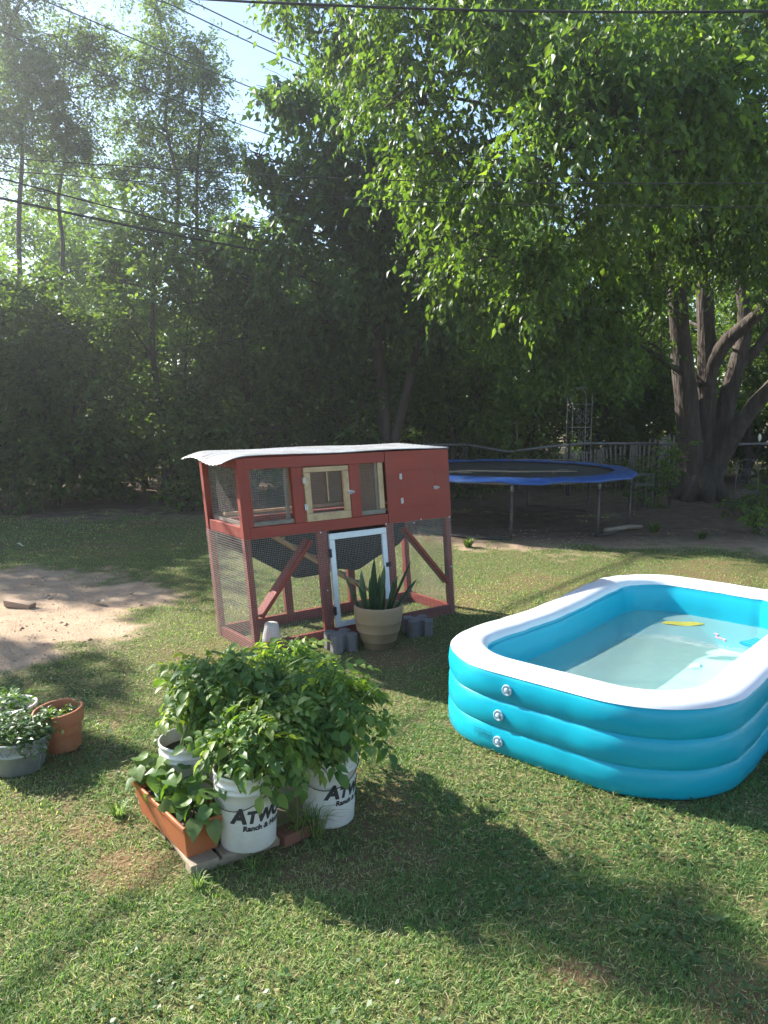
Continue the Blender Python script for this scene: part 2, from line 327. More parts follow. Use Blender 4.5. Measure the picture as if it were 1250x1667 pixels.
tag(grass, 'short mown lawn grass with worn straw coloured patches', 'grass', kind='stuff')
# flat thatch straws and little broad-leaved lawn weeds
r = np.random.default_rng(8); n_ = 9000; y = r.uniform(2.1, 7.0, n_); x = r.uniform(-1, 1, n_) * (y * .62 + .3)
k = ~in_pool(x, y) & (dirt_mask(x, y) < .6); x, y = x[k], y[k]; n_ = len(x); a = r.uniform(0, 6.28, n_); ln_ = r.uniform(.02, .06, n_); z = gz(x, y) + r.uniform(.008, .022, n_)
d = np.c_[np.cos(a), np.sin(a), r.normal(0, .15, n_)] * ln_[:, None]; s = np.c_[-np.sin(a), np.cos(a), 0 * a] * .0016 * (1 + .2 * y)[:, None]; P = np.c_[x, y, z]
V = np.stack([P - s, P + s, P + d], 1); T = np.arange(n_ * 3).reshape(-1, 3)
tag(obj('thatch', tri_mesh('thatch', V, T, M['grass'], {'v': np.repeat(r.uniform(.7, 1, n_), 3)})), 'dry straw thatch lying in the lawn', 'thatch', kind='stuff')
n_ = 5000; y = r.uniform(2.1, 8.5, n_); x = r.uniform(-1, 1, n_) * (y * .62 + .3); k = ~in_pool(x, y) & (dirt_mask(x, y) < .5) & (fbm(x * 1.3, y * 1.3, 88) > .545); x, y = x[k], y[k]
x = np.repeat(x, 5) + r.normal(0, .012, len(x) * 5); y = np.repeat(y, 5) + r.normal(0, .012, len(y) * 5); n_ = len(x); a = r.uniform(0, 6.28, n_); ln_ = r.uniform(.012, .028, n_)
P = np.c_[x, y, gz(x, y) + r.uniform(.012, .03, n_)]; d = np.c_[np.cos(a), np.sin(a), r.normal(.1, .3, n_)] * ln_[:, None]; s = np.c_[-np.sin(a), np.cos(a), 0 * a] * (ln_ * .38)[:, None]
V = np.stack([P, P + d * .55 + s, P + d, P + d * .55 - s], 1); o_ = np.arange(n_) * 4; T = np.stack([np.c_[o_, o_ + 1, o_ + 2], np.c_[o_, o_ + 2, o_ + 3]], 1)
tag(obj('lawn_weeds', tri_mesh('lawn_weeds', V, T, M['l_small'], {'v': np.repeat(r.uniform(.2, 1, n_), 4)})), 'low broad-leaved weeds growing through the lawn', 'weeds', kind='stuff')
print('grass tris', sum(len(t) for t in Ts))
#@@PART2
# ---------------------------------------------------------------- trees
def leaf_cloud(lobes, dens, m, twig, ll, lw, r, droop=.35, up=.6, gap=.0, shell=.45, quad=2, zmin=.15, bias=0.0):
    """leaves on short twigs spread through ellipsoid lobes -> V, T, v"""
    C, D, SZ = [], [], []
    for (x, y, z, rad) in lobes:
        n = max(4, int(dens * rad ** 2))
        d = unit(r.normal(size=(n, 3))); q = r.random(n) ** shell
        sc = np.array([1.0, 1.0, .85]); P = np.array([x, y, z]) + d * (q * rad)[:, None] * sc
        P += r.normal(0, .10 * rad, (n, 3))
        if gap:
            g = fbm(P[:, 0] * 1.6 + P[:, 2] * 1.1, P[:, 1] * 1.6 - P[:, 2] * .9, int(x * 7) % 50, 3); k = g > gap; P, d = P[k], d[k]
        C.append(P); D.append(d)
    P = np.concatenate(C); D = np.concatenate(D); n = len(P)
    tw = unit(D + r.normal(0, .55, (n, 3)) + np.array([0, 0, -droop]))
    t = np.linspace(-.15, 1, m)[None, :, None] * twig * r.uniform(.6, 1.3, (n, 1, 1))
    pos = P[:, None, :] + tw[:, None, :] * t; pos[..., 2] -= (t[..., 0] ** 2) * droop * 1.2
    pos = pos.reshape(-1, 3) + r.normal(0, .02, (n * m, 3)); N_ = n * m
    k = pos[:, 2] > zmin; 
    side = unit(np.cross(tw, np.array([0, 0, 1.0]))); sgn = np.where(np.arange(m) % 2, 1.0, -1.0)[None, :, None]
    ld = (side[:, None, :] * sgn * .9 + tw[:, None, :] * .7).reshape(-1, 3) + r.normal(0, .35, (N_, 3)); ld[:, 2] -= droop * r.uniform(.2, 1.6, N_)
    ld = unit(ld); nn = r.normal(0, .55, (N_, 3)); nn[:, 2] += up; w = unit(np.cross(nn, ld)); nv = np.cross(ld, w)
    s = r.uniform(.45, 1.3, N_); Ln = (ll * s)[:, None]; W = (lw * s)[:, None] / 2
    col = np.clip(r.normal(.45 + bias, .2, N_) + np.repeat(r.normal(0, .13, n), m), 0, 1)
    pos, ld, w, nv, Ln, W, col = pos[k], ld[k], w[k], nv[k], Ln[k], W[k], col[k]; N_ = len(pos)
    i = np.arange(N_)
    if quad == 2:
        V = np.stack([pos, pos + ld * Ln * .45 + w * W + nv * Ln * .10, pos + ld * Ln, pos + ld * Ln * .45 - w * W + nv * Ln * .10], 1); o = i * 4
        T = np.stack([np.c_[o, o + 1, o + 2], np.c_[o, o + 2, o + 3]], 1)
    else:
        tip = pos + ld * Ln * .97 - nv * Ln * .16
        V = np.stack([pos, pos + ld * Ln * .36 + w * W + nv * Ln * .10, pos + ld * Ln * .5, tip, pos + ld * Ln * .36 - w * W + nv * Ln * .10], 1); o = i * 5
        T = np.stack([np.c_[o, o + 1, o + 2], np.c_[o + 1, o + 3, o + 2], np.c_[o, o + 2, o + 4], np.c_[o + 4, o + 2, o + 3]], 1)
    return V.reshape(-1, 3), T.reshape(-1, 3), np.repeat(col, V.shape[1])

def clumps(lobes, n, frac, r, flat=.8, spread=.78):
    out = []
    for (x, y, z, rad) in lobes:
        for _ in range(n):
            d = unit(r.normal(size=3)); q = rad * spread * r.uniform(.45, 1.0)
            out.append((x + d[0] * q, y + d[1] * q, z + d[2] * q * flat, rad * frac * r.uniform(.7, 1.25)))
    return out
def curve(p0, p1, sag, n=7):
    p0, p1 = Vector(p0), Vector(p1); mid = (p0 + p1) / 2 + Vector(sag)
    return [(p0 * (1 - t) ** 2 + mid * 2 * t * (1 - t) + p1 * t * t) for t in [i / (n - 1) for i in range(n)]]
def tree_woods(stems, lobes, base, r, limb=.07, twigs=5, wob=.07):
    m = MB(); S = []
    for pts, r0, r1 in stems:
        k = len(pts); P = [Vector(p) for p in pts]
        fine = []                                   # smooth the stem with a Catmull-Rom pass
        for i in range(k - 1):
            a, b, c, d = P[max(i - 1, 0)], P[i], P[i + 1], P[min(i + 2, k - 1)]
            for t in (0, .34, .67): fine.append(.5 * ((2 * b) + (c - a) * t + (2 * a - 5 * b + 4 * c - d) * t * t + (3 * b - a - 3 * c + d) * t ** 3))
        fine.append(P[-1]); n = len(fine)
        rad = [r0 + (r1 - r0) * (i / (n - 1)) ** .8 for i in range(n)]
        m.tube([q - base for q in fine], rad, 12, wob=wob)
        S += [(q, rr) for q, rr in zip(fine, rad)][n // 3:]
    for (x, y, z, rad) in lobes:
        c = Vector((x, y, z))
        q, rr = min(S, key=lambda s: (s[0] - c).length + max(0, s[0].z - z + .3) * 2.5)
        L_ = (c - q).length; r0 = min(rr * .75, limb * (.5 + .12 * L_))
        cv = curve(q, c, (r.normal() * .2, r.normal() * .2, .12 * L_))
        m.tube([p - base for p in cv], [r0 + (.014 - r0) * i / 6 for i in range(7)], 6, wob=wob)
        for _ in range(twigs):
            d = Vector(unit(r.normal(size=3))) * rad * r.uniform(.6, .95); s0 = cv[r.integers(3, 7)]
            m.tube([p - base for p in curve(s0, c + d, (0, 0, .1), 4)], [.014, .011, .008, .005], 4, cap=False)
    return m
def make_tree(name, label, cat, base, stems, lobes, leafm, barkm, seed, group=None, limb=.07, twigs=5, part='crown', **kw):
    r = np.random.default_rng(seed); b = Vector(base)
    root = thing(name, label, cat, base, 0, group)
    tree_woods(stems, lobes, b, r, limb, twigs).build('trunk', barkm, root, smooth=True)
    cl = kw.pop('cl', None); lb = clumps(lobes, cl[0], cl[1], r) if cl else lobes
    if cl:
        mb = MB()
        for i, (x, y, z, rad) in enumerate(lb):
            c = lobes[i // cl[0]]; a = Vector(c[:3]) - b; e = Vector((x, y, z)) - b
            mb.tube(curve(a, e, (r.normal() * .08, r.normal() * .08, .10), 5), [.016, .013, .010, .007, .004], 4, cap=False)
            for _ in range(2): mb.tube(curve(e, e + Vector(r.normal(0, rad * .7, 3)), (0, 0, .05), 3), [.006, .005, .003], 3, cap=False)
        mb.build('branchlets', barkm, root)['kind'] = 'stuff'
    V, T, v = leaf_cloud(lb, r=r, **kw)
    me = tri_mesh(part, V - np.array(base), T, leafm, {'v': v}); c = obj(part, me, root); c['kind'] = 'stuff'
    TRIS.append((name, len(T))); return root
TRIS = []
def copy_tree(root, loc, rz, sc, label, group=None):
    c = root.copy(); COL.objects.link(c); c.location = loc; c.rotation_euler = (0, 0, rz); c.scale = (sc,) * 3; c['label'] = label
    if group: c['group'] = group
    for ch in list(root.children):
        k = ch.copy(); COL.objects.link(k); k.parent = c
    return c

# the big many-stemmed shade tree on the right
BIG = [(0.64,11.50,7.24,1.50),(-0.60,12.50,7.82,1.00),(-1.39,13.00,8.27,0.80),(1.76,10.50,6.57,1.40),(3.40,11.00,6.71,1.60),(5.12,12.00,7.46,1.60),(0.29,11.00,6.09,1.00),(1.00,10.50,5.31,1.00),(0.56,11.30,5.23,0.70),(1.98,9.50,4.87,1.00),(2.67,9.20,5.18,1.00),(3.53,10.00,5.16,0.90),(4.72,10.50,5.62,1.00),(1.66,11.00,4.10,0.80),(1.08,12.20,4.32,0.80),(2.17,11.00,3.77,0.55),(3.10,12.00,4.28,0.80),(2.46,10.50,4.48,0.70),(4.05,13.00,4.85,0.80),(3.94,14.00,3.32,0.70),(3.35,14.50,3.20,0.80),(4.55,15.00,2.78,0.60),(2.89,15.00,2.89,0.70),(-0.04,12.00,6.88,0.80),(3.74,9.50,5.68,1.00),(2.33,9.30,5.74,1.10),(6.11,13.00,5.33,0.80),
       (2.2,13.5,8.6,1.9),(5.0,14.5,9.6,2.0),(7.8,14,8.6,1.9),(8.8,16.5,9.3,2.0),(6.3,17.5,10.6,2.0),(3.6,16.5,8.6,1.7),(9.8,13.2,6.6,1.6),(8.2,11.5,7.2,1.6),(10.3,16.5,6.4,1.6),(8.4,19.3,8.0,1.8),(7.0,10.8,6.4,1.3),(4.72,13.00,5.33,0.80),(5.29,12.50,5.48,0.85),(6.34,13.50,4.86,0.75),(4.71,14.30,4.38,0.75),(3.94,13.50,3.90,0.65),(3.31,13.50,3.69,0.75),(7.77,18.80,5.38,1.00),(9.17,19.30,4.45,1.00),(6.46,18.80,4.10,0.90),(2.28,13.00,3.48,0.65),(1.57,13.00,3.88,0.65),(3.39,11.50,4.95,0.70),(4.29,11.00,5.55,0.90),(8.9,14.2,4.9,1.0),(5.05,13.50,4.70,0.55),(5.89,14.00,4.59,0.55),(5.83,12.50,5.16,0.70),(4.36,13.00,4.66,0.60),(5.24,12.00,5.64,0.80),(4.73,15.30,3.50,0.60),(3.97,15.30,2.97,0.60),(5.30,15.20,4.52,0.60),(6.42,14.80,5.34,0.70),(7.17,15.00,4.60,0.60),(5.56,14.60,5.08,0.55),(5.45,16.00,3.31,0.50),(3.05,14.20,3.61,0.70),(2.21,13.20,3.91,0.60),(5.42,13.50,5.45,0.70)]
ST = [([(6.84,16.90,-.1),(6.84,16.90,0.3),(6.60,16.80,1.81),(6.36,16.70,3.11),(6.12,16.50,4.36),(5.89,16.20,5.53),(5.58,15.80,6.71),(5.17,15.30,7.87),(4.84,15.00,8.91)], .40, .08),
      ([(7.07,16.95,-.1),(7.07,16.95,0.3),(7.03,16.95,2.07),(6.99,16.95,3.25),(6.86,16.95,4.54),(6.78,16.80,5.65),(6.82,16.60,6.70),(6.88,16.40,7.47),(6.88,16.00,8.47)], .36, .08),
      ([(7.02,16.90,2.5),(7.05,16.85,2.9),(7.28,16.60,3.45),(7.55,16.30,3.77),(7.78,16.00,4.17),(8.02,15.40,4.90),(8.12,14.50,6.02)], .25, .08),
      ([(7.18,16.95,0.1),(7.28,16.9,.7),(7.50,17.00,2.07),(7.73,17.10,3.00),(7.89,17.20,3.80),(7.81,17.40,5.00),(7.90,17.60,6.08),(8.32,18.00,7.61)], .32, .08),
      ([(7.15,16.85,0.2),(7.28,16.75,.8),(7.56,16.40,1.68),(7.90,16.00,2.39),(8.39,15.40,3.27),(8.70,14.50,4.41)], .30, .09),
      ([(7.68,17.10,2.7),(7.78,17.08,2.95),(8.13,17.00,3.33),(8.48,17.00,4.04),(8.71,17.00,5.44)], .19, .07),
      ([(6.14,16.5,4.3),(6.38,16.50,4.85),(6.53,16.70,6.00),(7.11,17.00,7.55),(7.51,17.50,9.31)], .17, .05),
      ([(5.9,16.25,5.0),(5.86,16.15,5.35),(4.81,14.50,5.91),(3.74,12.80,6.02),(3.03,11.80,6.08),(2.14,11.00,6.16),(1.61,10.80,6.31)], .16, .04),
      ([(5.95,16.30,5.0),(5.8,16.1,5.2),(3.87,13.50,5.45),(2.27,11.30,5.69),(1.57,10.80,5.90)], .13, .035),
      ([(6.35,16.72,2.8),(6.1,16.5,2.88),(5.80,16.20,2.96),(5.20,15.60,3.22),(4.53,15.00,3.24),(3.80,14.50,3.37)], .085, .02)]
ST = [(p_, a_ * .84, b_) for p_, a_, b_ in ST]
big = make_tree('shade_tree', 'huge spreading shade tree with several leaning grey trunks behind the trampoline', 'tree', (7.0, 16.9, 0), ST, BIG, M['l_big'], M['bark'], 11,
                limb=.06, twigs=7, cl=(8, .40), dens=165, m=9, twig=.38, ll=.135, lw=.064, droop=.85, up=.55, gap=.28, shell=.5, quad=4)
# root flare of the big tree belongs to its trunk outline
fl = MB()
for a in range(7):
    t = a * .9 + .2; fl.tube([(.02 * math.cos(t), .02 * math.sin(t), .75), (.30 * math.cos(t), .30 * math.sin(t), .30), (.62 * math.cos(t), .62 * math.sin(t), -.04)], [.26, .22, .10], 8, wob=.08)
fl.build('root_flare', M['bark'], big, smooth=True)

# dark broad-leaved tree in the middle
MUL = [(-1.64,15.00,7.55,0.80),(-0.91,15.00,6.91,1.10),(-2.33,15.00,6.58,0.50),(-1.77,15.00,6.15,0.90),(-2.48,15.00,5.38,0.60),(-0.75,15.00,5.71,1.10),(-1.44,15.00,5.16,0.80),(0.18,15.50,5.38,1.10),(-2.10,15.50,4.69,0.50),(-0.41,15.00,4.60,0.90),(0.76,15.00,4.15,0.90),(-2.08,15.00,7.76,0.35),(-0.78,16.00,8.25,0.90),(0.18,16.00,6.88,1.20),(1.2,16.5,5.6,1.3),(.4,17,4.2,1.3),(-1.2,16.6,3.8,1.2)]
make_tree('mulberry_tree', 'dark green broad-leaved tree in the middle, its leaves cut out against the sky', 'tree', (0.1, 17.2, 0),
          [([(0.1,17.2,-.1),(0.05,17.1,1.2),(-.1,16.8,3.0),(-.3,16.3,4.6),(-.7,15.8,6.4),(-.9,15.6,8.0)], .20, .04), ([(.1,17.1,.8),(.5,16.9,2.4),(.9,16.6,4.2),(.8,16.4,6)], .14, .04)],
          MUL, M['l_mul'], M['barkdark'], 12, limb=.05, twigs=6, cl=(8, .42), dens=120, m=9, twig=.40, ll=.17, lw=.092, droop=.75, up=.55, gap=.25, shell=.5, quad=4)

# feathery locust trees against the sky on the left
LA = [(-8.97,20.00,11.31,1.40),(-8.35,21.00,11.34,1.20),(-7.42,21.00,11.19,0.80),(-8.76,20.00,9.93,1.40),(-8.11,21.00,10.02,1.30),(-9.14,20.00,8.65,1.30),(-8.67,21.00,8.68,1.30),(-7.71,21.00,8.68,0.50),(-9.05,21.00,7.62,0.70),(-8.01,21.00,9.13,1.00),(-7.17,21.50,10.36,0.60),(-9.9,20.5,12.6,1.5),(-10.6,20.5,10.5,1.6),(-8.6,20.8,13.2,1.2),(-10.2,20.5,8.2,1.2)]
LB = [(-6.02,22.00,12.46,0.90),(-5.82,22.00,11.48,1.10),(-4.84,22.00,11.32,0.80),(-6.67,22.00,10.71,0.80),(-5.36,22.00,10.40,1.20),(-4.53,22.00,10.71,0.60),(-6.89,22.00,9.62,0.80),(-5.90,22.00,9.39,1.20),(-4.73,22.00,9.47,1.00),(-6.43,22.00,8.52,1.00),(-5.27,22.00,8.44,1.20),(-4.26,22.00,8.68,0.60),(-5.80,22.00,7.56,0.80),(-7.12,22.00,8.20,0.60),(-4.71,22.00,7.56,0.90),(-7.30,22.50,11.53,0.60),(-5.7,22,13.4,.8)]
lk = dict(cl=(9, .38), m=14, twig=.45, ll=.11, lw=.05, droop=.3, up=.9, gap=.22, shell=.55, quad=2)
locA = make_tree('locust_tree', 'tall feathery tree at the left edge with two bare slender trunks', 'tree', (-8.7, 20.6, 0),
          [([(-8.7,20.6,-.1),(-8.6,20.8,3),(-8.65,21,4.6),(-8.45,21,6.2),(-8.5,21,7.4),(-8.2,21,8.8),(-8.25,21,10),(-7.95,21,11.8)], .085, .02), ([(-8.8,20.5,.1),(-9.2,20.2,3),(-9.15,20,6.2),(-8.9,20,8.5),(-9.1,20.2,10.5),(-9.4,20.3,12)], .09, .02)],
          LA, M['l_loc'], M['barkdark'], 13, limb=.04, twigs=7, dens=150, **lk)
make_tree('locust_tree', 'tall thin feathery tree against the sky behind the power lines, left of centre', 'tree', (-5.7, 22.2, 0),
          [([(-5.7,22.2,-.1),(-5.7,22.1,3),(-5.62,22,5.0),(-5.74,22,6.6),(-5.6,22,8.0),(-5.9,22,9.6),(-5.72,22,11),(-6.02,22,12.6),(-5.85,22,13.6)], .10, .015), ([(-5.68,22,4.0),(-5.2,22,6.0),(-5.1,22,8.2),(-4.9,22,10),(-4.8,22,11.4)], .07, .02)],
          LB, M['l_loc'], M['barkdark'], 14, limb=.035, twigs=7, dens=150, **lk)

# the thicket: separate leafy trees in a row behind the lawn
def blob_lobes(cx, cy, w, h, n, r, z0=.5, rad=(.8, 1.25)):
    L_ = []
    for k in range(n):
        z = z0 + (h - z0) * ((k + .5) / n); f = math.sqrt(max(.12, 1 - (max(0, z / h - .35) / .68) ** 2))
        a = k * 2.4 + r.uniform(0, .8); q = w * f * r.uniform(.35, .9)
        L_.append((cx + q * math.cos(a), cy + q * .6 * math.sin(a), z, r.uniform(*rad) * (.75 + .25 * f)))
    return L_
bk = dict(cl=(9, .40), m=10, twig=.34, ll=.135, lw=.07, droop=.35, up=.55, gap=.26, shell=.4, quad=2)
ROW = [(-9.3, 15.6, 2.0, 5.6, 'leftmost dark leafy thicket tree at the lawn edge'), (-6.9, 16.0, 1.6, 4.4, 'dark rounded thicket tree just left of the bare dirt patch'),
       (-4.8, 16.6, 1.7, 6.2, 'dark leafy thicket tree behind the dirt patch, under the tall thin tree'), (-2.9, 16.8, 1.6, 5.4, 'dense thicket tree directly behind the left end of the coop'),
       (-1.1, 17.6, 1.6, 5.2, 'low dark thicket tree behind the middle of the coop'), (1.6, 18.8, 1.7, 5.6, 'dark thicket tree between the coop roof and the trampoline'),
       (3.4, 20.4, 1.8, 5.8, 'shadowed thicket tree behind the trampoline and metal trellis'), (5.6, 21.8, 1.8, 4.6, 'shadowed thicket tree behind the slatted fence'),
       (9.6, 20.4, 1.9, 4.6, 'shadowed thicket tree to the right of the big trunks')]
protos = []
for i, (x, y, w, h, lab) in enumerate(ROW):
    r = np.random.default_rng(100 + i)
    lb = blob_lobes(x, y, w, h, 13, r, .55)
    protos.append(make_tree('thicket_tree', lab, 'tree', (x, y, 0), [([(x, y, -.1), (x + .1, y, 1.2), (x - .1, y, h * .5), (x, y, h * .8)], .12, .03), ([(x + .05, y, .3), (x + .5, y - .2, 1.5), (x + .7, y - .2, h * .6)], .08, .02)],
                  lb, (M['l_bush'], M['l_bush'], M['l_loc'], M['l_bush'], M['l_mul'], M['l_sun'], M['l_sun'], M['l_bush'], M['l_bush'])[i], M['barkdark'], 200 + i, 'thicket along the back of the yard', limb=.04, twigs=4, dens=125, **bk))
# brighter, sunlit trees standing behind the thicket
SUNP = []
SEC = ['second-row thicket tree in the dark left part', 'second-row thicket tree between the two leftmost dark trees', 'second-row thicket tree behind the bare dirt patch', 'second-row thicket tree behind the coop roof', 'second-row thicket tree in the gloom left of the trampoline', 'second-row thicket tree far behind the metal trellis', 'second-row thicket tree glimpsed left of the leaning trunks', 'second-row thicket tree glimpsed right of the leaning trunks', 'second-row thicket tree at the far left edge']
BACK = [(-10.5, 24.5, 2.6, 7.6, 'sunlit tree behind the thicket at the far left'), (-6.6, 25, 2.6, 7.0, 'sunlit tree behind the thicket, below the tall thin trees'), (-2.6, 24, 2.6, 6.6, 'sunlit yellow-green tree behind the thicket, left of the dark broad-leaved tree'),
        (1.4, 25, 2.8, 8.0, 'sunlit yellow-green tree glimpsed behind the dark broad-leaved tree'), (5.2, 27, 2.8, 8.6, 'sunlit yellow-green tree glimpsed left of the big trunks'), (9.6, 26, 2.8, 8.6, 'sunlit yellow-green tree glimpsed between the big leaning trunks'), (13.6, 25, 2.8, 8.4, 'sunlit tree at the far right behind the big trunks')]
for i, (x, y, w, h, lab) in enumerate(BACK):
    r = np.random.default_rng(300 + i); lb = blob_lobes(x, y, w, h, 13, r, .8, (1.1, 1.6))
    SUNP.append(make_tree('sunlit_tree', lab, 'tree', (x, y, 0), [([(x, y, -.1), (x + .1, y, 2), (x - .1, y, h * .5), (x, y, h * .85)], .16, .03)], lb, M['l_sun'], M['barkdark'], 400 + i, 'sunlit trees behind the thicket', limb=.05, twigs=4, dens=62, **{**bk, 'll': .17, 'lw': .09}))
# the same tree row goes on beyond the left edge of the picture and shades the far lawn
for i, (k, x, y, rz, s) in enumerate(((0, -12.2, 15.2, .9, 1.36), (2, -15.2, 15.4, 2.0, 1.4), (1, -18.2, 15.6, .4, 1.5), (0, -21.4, 16.0, 2.9, 1.45))):
    copy_tree(protos[k], (x, y, 0), rz, s, 'thicket tree beyond the left edge of the picture', 'thicket continuing beyond the left edge')
for i, (k, x, y, rz, s) in enumerate(((5, 13.2, 20.4, .9, 1.3), (6, 12.6, 17.2, 2.0, 1.0))):
    copy_tree(protos[k], (x, y, 0), rz, s, 'thicket tree beyond the right edge of the picture', 'thicket continuing beyond the right edge')
for i, (x, y, s, rz) in enumerate(((-12.5, 33, 1.5, 1.0), (-6, 34, 1.3, 2.2), (0, 34, 1.4, .3), (6.5, 36, 1.5, 3.0), (12.5, 35, 1.6, 4.1), (18.5, 34, 1.6, 5.0), (17, 27, 1.3, 2.0))):
    copy_tree(SUNP[i], (x, y, 0), rz, s, 'distant tree closing the view far behind the thicket', 'far trees behind the thicket')
for i, (k, x, y, rz, s) in enumerate(((1, -8.3, 18.6, 1.0, .8), (3, -6.0, 19.2, 2.0, .8), (2, -3.8, 19.0, 3.0, .8), (0, -1.6, 19.8, 4.0, .8), (4, .6, 20.6, .5, .85), (5, 2.6, 22.6, 2.4, .95), (7, 7.6, 23.0, 1.4, 1.0), (6, 11.4, 22.0, .2, 1.05), (8, -10.6, 18.0, 3.3, .8))):
    copy_tree(protos[k], (x, y, 0), rz, s, SEC[i], 'second row of the thicket')
# unseen tree added beyond the left edge, crown lobes placed to dapple the lawn
SHL = [(-9.4, 9.06, 7.8, .34), (-8.9, 8.72, 7.8, .36), (-8.4, 8.40, 7.8, .34), (-11.7, 11.4, 7.2, .36), (-12.3, 11.7, 7.2, .34), (-13.5, 12.3, 7.4, .42), (-13.3, 11.6, 8.0, .4), (-11.2, 10.9, 7.2, .3)]
make_tree('unseen_dapple_tree', 'tall unseen tree added beyond the left edge, its crown shaped to dapple the lawn', 'tree', (-11.6, 10.6, 0), [([(-11.6, 10.6, -.1), (-11.5, 10.5, 3), (-11.2, 10.2, 6), (-10.8, 10.0, 8.4), (-10.9, 10.2, 9.8)], .2, .04)], SHL, M['l_big'], M['bark'], 77, limb=.05, twigs=5, cl=(6, .5), dens=130, m=9, twig=.35, ll=.15, lw=.08, droop=.5, up=.6, gap=.2, shell=.5, quad=2)
print('tree tris', sum(n for _, n in TRIS), TRIS)
# ---------------------------------------------------------------- chicken coop
COOP = (-1.068, 6.215, 0.0); CA = math.atan2(1.336, 1.788); W, DP, HT = 2.235, .75, 1.68
SH = lambda p: (p[0] - .085 * p[2], p[1], p[2])        # the frame has racked to the left
coop = thing('chicken_coop', 'red wooden chicken coop with wire mesh run, leaning slightly to the left', 'coop', COOP, CA)
def bx(name, m, *b, parent=coop, bevel=.003): return MB().box(*b).build(name, m, parent, SH, bevel=bevel)
rw, rd = M['redwood'], M['red']
# posts run from the ground to the roof
for x0, x1, y0, y1 in ((.0, .055, .004, .06), (W - .06, W, .004, .06), (.0, .055, DP - .056, DP), (W - .06, W, DP - .056, DP)):
    bx('post', rw, x0, x1, y0, y1, 0, HT - .012)
for x0, x1 in ((.70, .80), (1.435, 1.535)): bx('post', rw, x0, x1, .012, .05, .10, 1.0)
bx('post', rw, 1.44, 1.52, DP - .05, DP - .006, .10, 1.0)
bx('post', rw, .70, .78, DP - .05, DP - .006, .10, 1.0)
# bottom and belt rails
bx('rail', rw, .057, W - .062, .008, .045, .004, .10); bx('rail', rw, .057, W - .062, DP - .045, DP - .008, .004, .10)
bx('rail', rw, .008, .045, .062, DP - .058, .004, .10); bx('rail', rw, W - .045, W - .008, .062, DP - .058, .004, .10)
bx('rail', rd, .057, 1.47, -.006, .04, 1.0, 1.095); bx('rail', rw, .008, .045, .062, DP - .058, 1.0, 1.095)
bx('rail', rw, .057, W - .062, DP - .045, DP - .008, 1.0, 1.08)
bx('rail', rd, .057, 1.47, -.006, .04, 1.575, HT - .012); bx('rail', rw, .008, .045, .062, DP - .058, 1.585, HT - .014); bx('rail', rw, .057, W - .062, DP - .045, DP - .008, 1.59, HT - .014)
# face boards between the openings
for x0, x1 in ((.057, .10), (.488, .592), (1.072, 1.182)): bx('face_board', rd, x0, x1, -.004, .038, 1.097, 1.573)
bx('corner_board', rd, -.006, .056, -.009, .003, 1.0, HT - .014)
# plywood front of the nest end with its own little door
def plate(m_, x0, x1, y0, y1, z0, z1): return m_.box(x0, x1, y0, y1, z0, z1)
m_ = MB()
for b in ((1.472, 1.64, 1.0, HT - .010), (2.06, W + .004, 1.0, HT - .010), (1.64, 2.06, 1.0, 1.135), (1.64, 2.06, 1.49, HT - .010)): plate(m_, b[0], b[1], -.010, .003, b[2], b[3])
nest = m_.build('nest_front_panel', rd, coop, SH)
nd = bx('nest_door', rd, 1.6412, 2.0588, -.0106, .002, 1.1362, 1.4888, bevel=.001)
bx('end_panel', rd, W - .003, W + .009, .004, DP, 1.0, HT - .012)
bx('back_panel', M['ply'], .80, W - .06, DP - .06, DP - .05, 1.09, 1.58, bevel=0)
bx('partition', M['ply'], 1.47, 1.485, .05, DP - .07, 1.04, 1.62, bevel=0)
bx('hutch_floor', M['ply'], .06, W - .06, .06, DP - .06, 1.012, 1.03, bevel=0)
bx('perch', M['pine'], .06, 1.46, .46, .49, 1.145, 1.17)
bx('inner_stud', M['greywood'], .105, .145, .075, .105, 1.04, 1.6); bx('inner_stud', M['greywood'], .445, .475, .045, .075, 1.10, 1.57)
bx('inner_sill', M['greywood'], .104, .484, .006, .034, 1.10, 1.135); bx('inner_sill', M['greywood'], .05, .075, .075, .68, 1.097, 1.13)
bx('inner_sill', M['greywood'], 1.186, 1.452, .006, .034, 1.10, 1.142); bx('inner_stud', M['pine'], 1.395, 1.452, .008, .03, 1.146, 1.572); bx('inner_stud', M['greywood'], 1.365, 1.393, .02, .05, 1.146, 1.572)
def hinge(parent, x, z, y=-.012, w=.028, h=.05, m=M['galv']):
    o = MB().box(x - w / 2, x + w / 2, y - .004, y, z - h / 2, z + h / 2).tube([(x, y - .005, z - h / 2 - .003), (x, y - .005, z + h / 2 + .003)], .005, 6).build('hinge', m, parent, SH); return o
def latch(parent, x, z, y=-.014):
    MB().box(x - .03, x + .006, y - .004, y, z - .016, z + .016).tube([(x - .035, y - .01, z), (x + .035, y - .01, z)], .006, 6).tube([(x - .01, y - .01, z), (x - .014, y - .03, z - .016)], .005, 6).box(x + .014, x + .03, y - .006, y, z - .012, z + .012).build('latch', M['galv'], parent, SH)
hinge(nd, 1.638, 1.434); hinge(nd, 1.638, 1.206); latch(nd, 2.06, 1.305)
